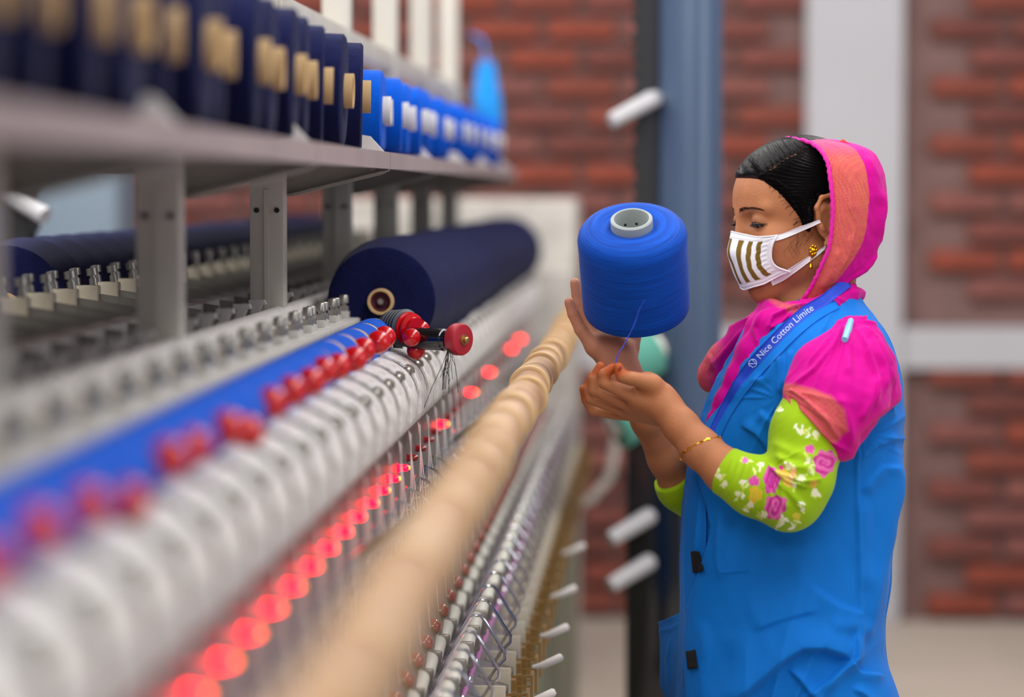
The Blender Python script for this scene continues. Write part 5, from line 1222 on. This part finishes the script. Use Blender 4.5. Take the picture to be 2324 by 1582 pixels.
def arcat(px, py): i = np.argmin(np.hypot(LC[:, 0] - px, LC[:, 1] - py)); return arc[i]
tv_, tf_ = text_on('Nice Cotton Limite', arcat(1722, 811), arcat(1843, 698))
tmb = MB().add(tv_, tf_)
ac = arcat(1710, 824)
ring = [lan(np.interp(ac + 9.5 * math.cos(a), arc, np.arange(120)), .36 * math.sin(a), .0009) for a in np.linspace(0, 5.2, 20)]
tmb.tube(ring, .0005, 4); tmb.tube([lan(np.interp(ac + x, arc, np.arange(120)), y, .0009) for x, y in ((7, -.28), (7, .28), (-5, -.28), (-5, .28))], .0006, 4)
kid(tmb.build('lettering', M['print'], smooth=False))
# pins
kid(MB().tube([hit(bvh_of((dv_, df_), (cv_, cf_)), 1931, 728, .006), hit(bvh_of((dv_, df_), (cv_, cf_)), 1925, 748, .008), hit(bvh_of((dv_, df_), (cv_, cf_)), 1917, 771, .006)], [.0042, .0052, .0044], 12).build('safety_clip', M['clip']))
kid(MB().tube([W(1904, 322, -.018), W(1914, 321, -.02), W(1925, 326, -.024)], [.0015, .003, .002], 10).build('hair_clip', M['red']))
# bracelet on the near wrist
bc = W(1590, 1018, -.180); bd_ = W(1545, 967, -.165) - W(1650, 1072, -.200); bd_ /= np.linalg.norm(bd_); bd_ = bd_ + np.array([.0, 0, .0]); u0 = np.cross(bd_, (0, 1, 0)); u0 /= np.linalg.norm(u0); w0 = np.cross(bd_, u0)
bpts = [bc + (47 * PX) * (math.cos(a) * u0 + math.sin(a) * w0) + bd_ * .010 * math.cos(a) for a in np.linspace(0, 2 * math.pi, 40)]
bmb = MB().tube(bpts, .0007, 6, caps=False)
for k in range(20):
    a = k / 20 * 2 * math.pi; c_ = bc + (47.3 * PX) * (math.cos(a) * u0 + math.sin(a) * w0) + bd_ * .010 * math.cos(a); t_ = -math.sin(a) * u0 + math.cos(a) * w0
    if k % 3 != 2: bmb.tube([c_ - t_ * .0022 + bd_ * .0012, c_ + t_ * .0022 - bd_ * .0012], [.0016, .0016], 4)
kid(bmb.build('bracelet', M['gold']))
# trousers and shoes below the frame
for s, x in ((-1, 1740), (1, 1830)):
    c0_ = W(x, 1500, s * .085)
    kid(MB().lathe([(.0, 0), (.060, .0), (.068, .3), (.085, .75), (0, .75)], (c0_[0], c0_[1], .05), (0, 0, 1), 28).build('trouser_leg', M['trouser']))
    v, f = surface([rc((c0_[0] + .03, c0_[1], .04), (c0_[0] - .10, c0_[1], .028), .038, .030, .02), rc((c0_[0] + .02, c0_[1], .03), (c0_[0] - .13, c0_[1], .022), .03, .022, .02)], .006)
    kid(link_mesh('shoe', v, f, M['blackm']))
# ------------------------------------------------------------------ the cone she holds
ct = W(1434, 511, -.086); cb = W(1445, 706, -.012); cax = ct - cb; CL = np.linalg.norm(cax); cax /= CL
yc = empty('yarn_cone', cb); tag(yc, 'big royal blue yarn cone with pale grey tube held up in the woman\'s hand', 'yarn cone')
R0 = 121 * PX; R1 = 124.5 * PX
prof = [(.0290, .004), (R0 * .80, .0), (R0 - .008, .001), (R0 - .002, .004), (R0, .010)]
for k in range(1, 12): prof.append((R0 + (R1 - R0) * k / 12 + (.0001 if k % 2 else 0) - .0015 * k / 12, .01 + (CL - .035) * k / 12))
prof += [(R1 - .001, CL - .022), (R1 - .0035, CL - .012), (R1 - .009, CL - .005), (R1 - .018, CL - .001), (R1 * .55, CL + .001), (.034, CL - .001), (.0290, CL - .003)]
m_y = mat('wound_blue_yarn', (0, 74, 190), .7, bump=(90, .0), sheen=.06, spec=.15)
nt = m_y.node_tree; Lk = nt.links.new; b_ = nt.nodes['Principled BSDF']; tc = nt.nodes.new('ShaderNodeTexCoord')
mps = []
for rot in (.06, -.09):
    mp = nt.nodes.new('ShaderNodeMapping'); mp.inputs['Rotation'].default_value = (rot, rot * .8, 0); mp.inputs['Scale'].default_value = (14, 14, 1100)
    n1 = nt.nodes.new('ShaderNodeTexNoise'); n1.inputs['Scale'].default_value = 1; n1.inputs['Detail'].default_value = 4; Lk(tc.outputs['Object'], mp.inputs[0]); Lk(mp.outputs[0], n1.inputs['Vector']); mps.append(n1)
ad = nt.nodes.new('ShaderNodeMath'); ad.operation = 'ADD'; Lk(mps[0].outputs[0], ad.inputs[0]); Lk(mps[1].outputs[0], ad.inputs[1])
bp2 = nt.nodes.new('ShaderNodeBump'); bp2.inputs['Strength'].default_value = .35; bp2.inputs['Distance'].default_value = .0012; Lk(ad.outputs[0], bp2.inputs['Height']); Lk(bp2.outputs[0], b_.inputs['Normal'])
mr = nt.nodes.new('ShaderNodeMapRange'); mr.inputs[1].default_value = .7; mr.inputs[2].default_value = 1.3; Lk(ad.outputs[0], mr.inputs[0]); mx = nt.nodes.new('ShaderNodeMix'); mx.data_type = 'RGBA'
mx.inputs[6].default_value = lin((0, 52, 138)) + (1,); mx.inputs[7].default_value = lin((0, 80, 190)) + (1,); Lk(mr.outputs[0], mx.inputs[0]); Lk(mx.outputs[2], b_.inputs['Base Color'])
q_ = Vector(cax).to_track_quat('Z', 'Y'); yc.rotation_mode = 'QUATERNION'; yc.rotation_quaternion = q_
MB().lathe(prof, (0, 0, 0), (0, 0, 1), 96).build('yarn', m_y, yc)
tr_ = 46.5 * PX
MB().lathe([(tr_ * .80, .0), (tr_ * .80, CL + .006), (tr_ * .84, CL + .0110), (tr_ * .92, CL + .0115), (tr_, CL + .0095), (tr_ * 1.01, CL + .003), (tr_ * 1.01, CL - .006), (tr_ * .9, .0), (tr_ * .8, 0)], (0, 0, 0), (0, 0, 1), 64).build('tube', mat('grey_plastic_tube', (150, 158, 157), .45), yc)
mb = MB()
for k in range(9):
    a = k / 9 * 6.28; mb.lathe([(0, 0), (.0022, .0004), (0, .0012)], (tr_ * .80 * math.cos(a), tr_ * .80 * math.sin(a), CL - .012), (-math.cos(a), -math.sin(a), 0), 8)
mb.build('slot', M['blackm'], yc)
# thread from the cone to the fingertips
th_ = MB()
for k, o_ in enumerate((0, .0012)):
    pts = [W(1462, 680, -.150), W(1448, 712, -.146), W(1425, 768, -.150), W(1405, 800, -.158), W(1396, 838, -.165)]
    pts = [p_ + np.array([o_ * math.sin(j * .5 + k), 0, 0]) for j, p_ in enumerate(cr(pts, 40))]; th_.tube(pts, .00045, 5)
to = th_.build('thread', mat('violet_blue_thread', (34, 60, 180), .6)); to.parent = yc
bpy.context.view_layer.update(); to.matrix_parent_inverse = yc.matrix_world.inverted()
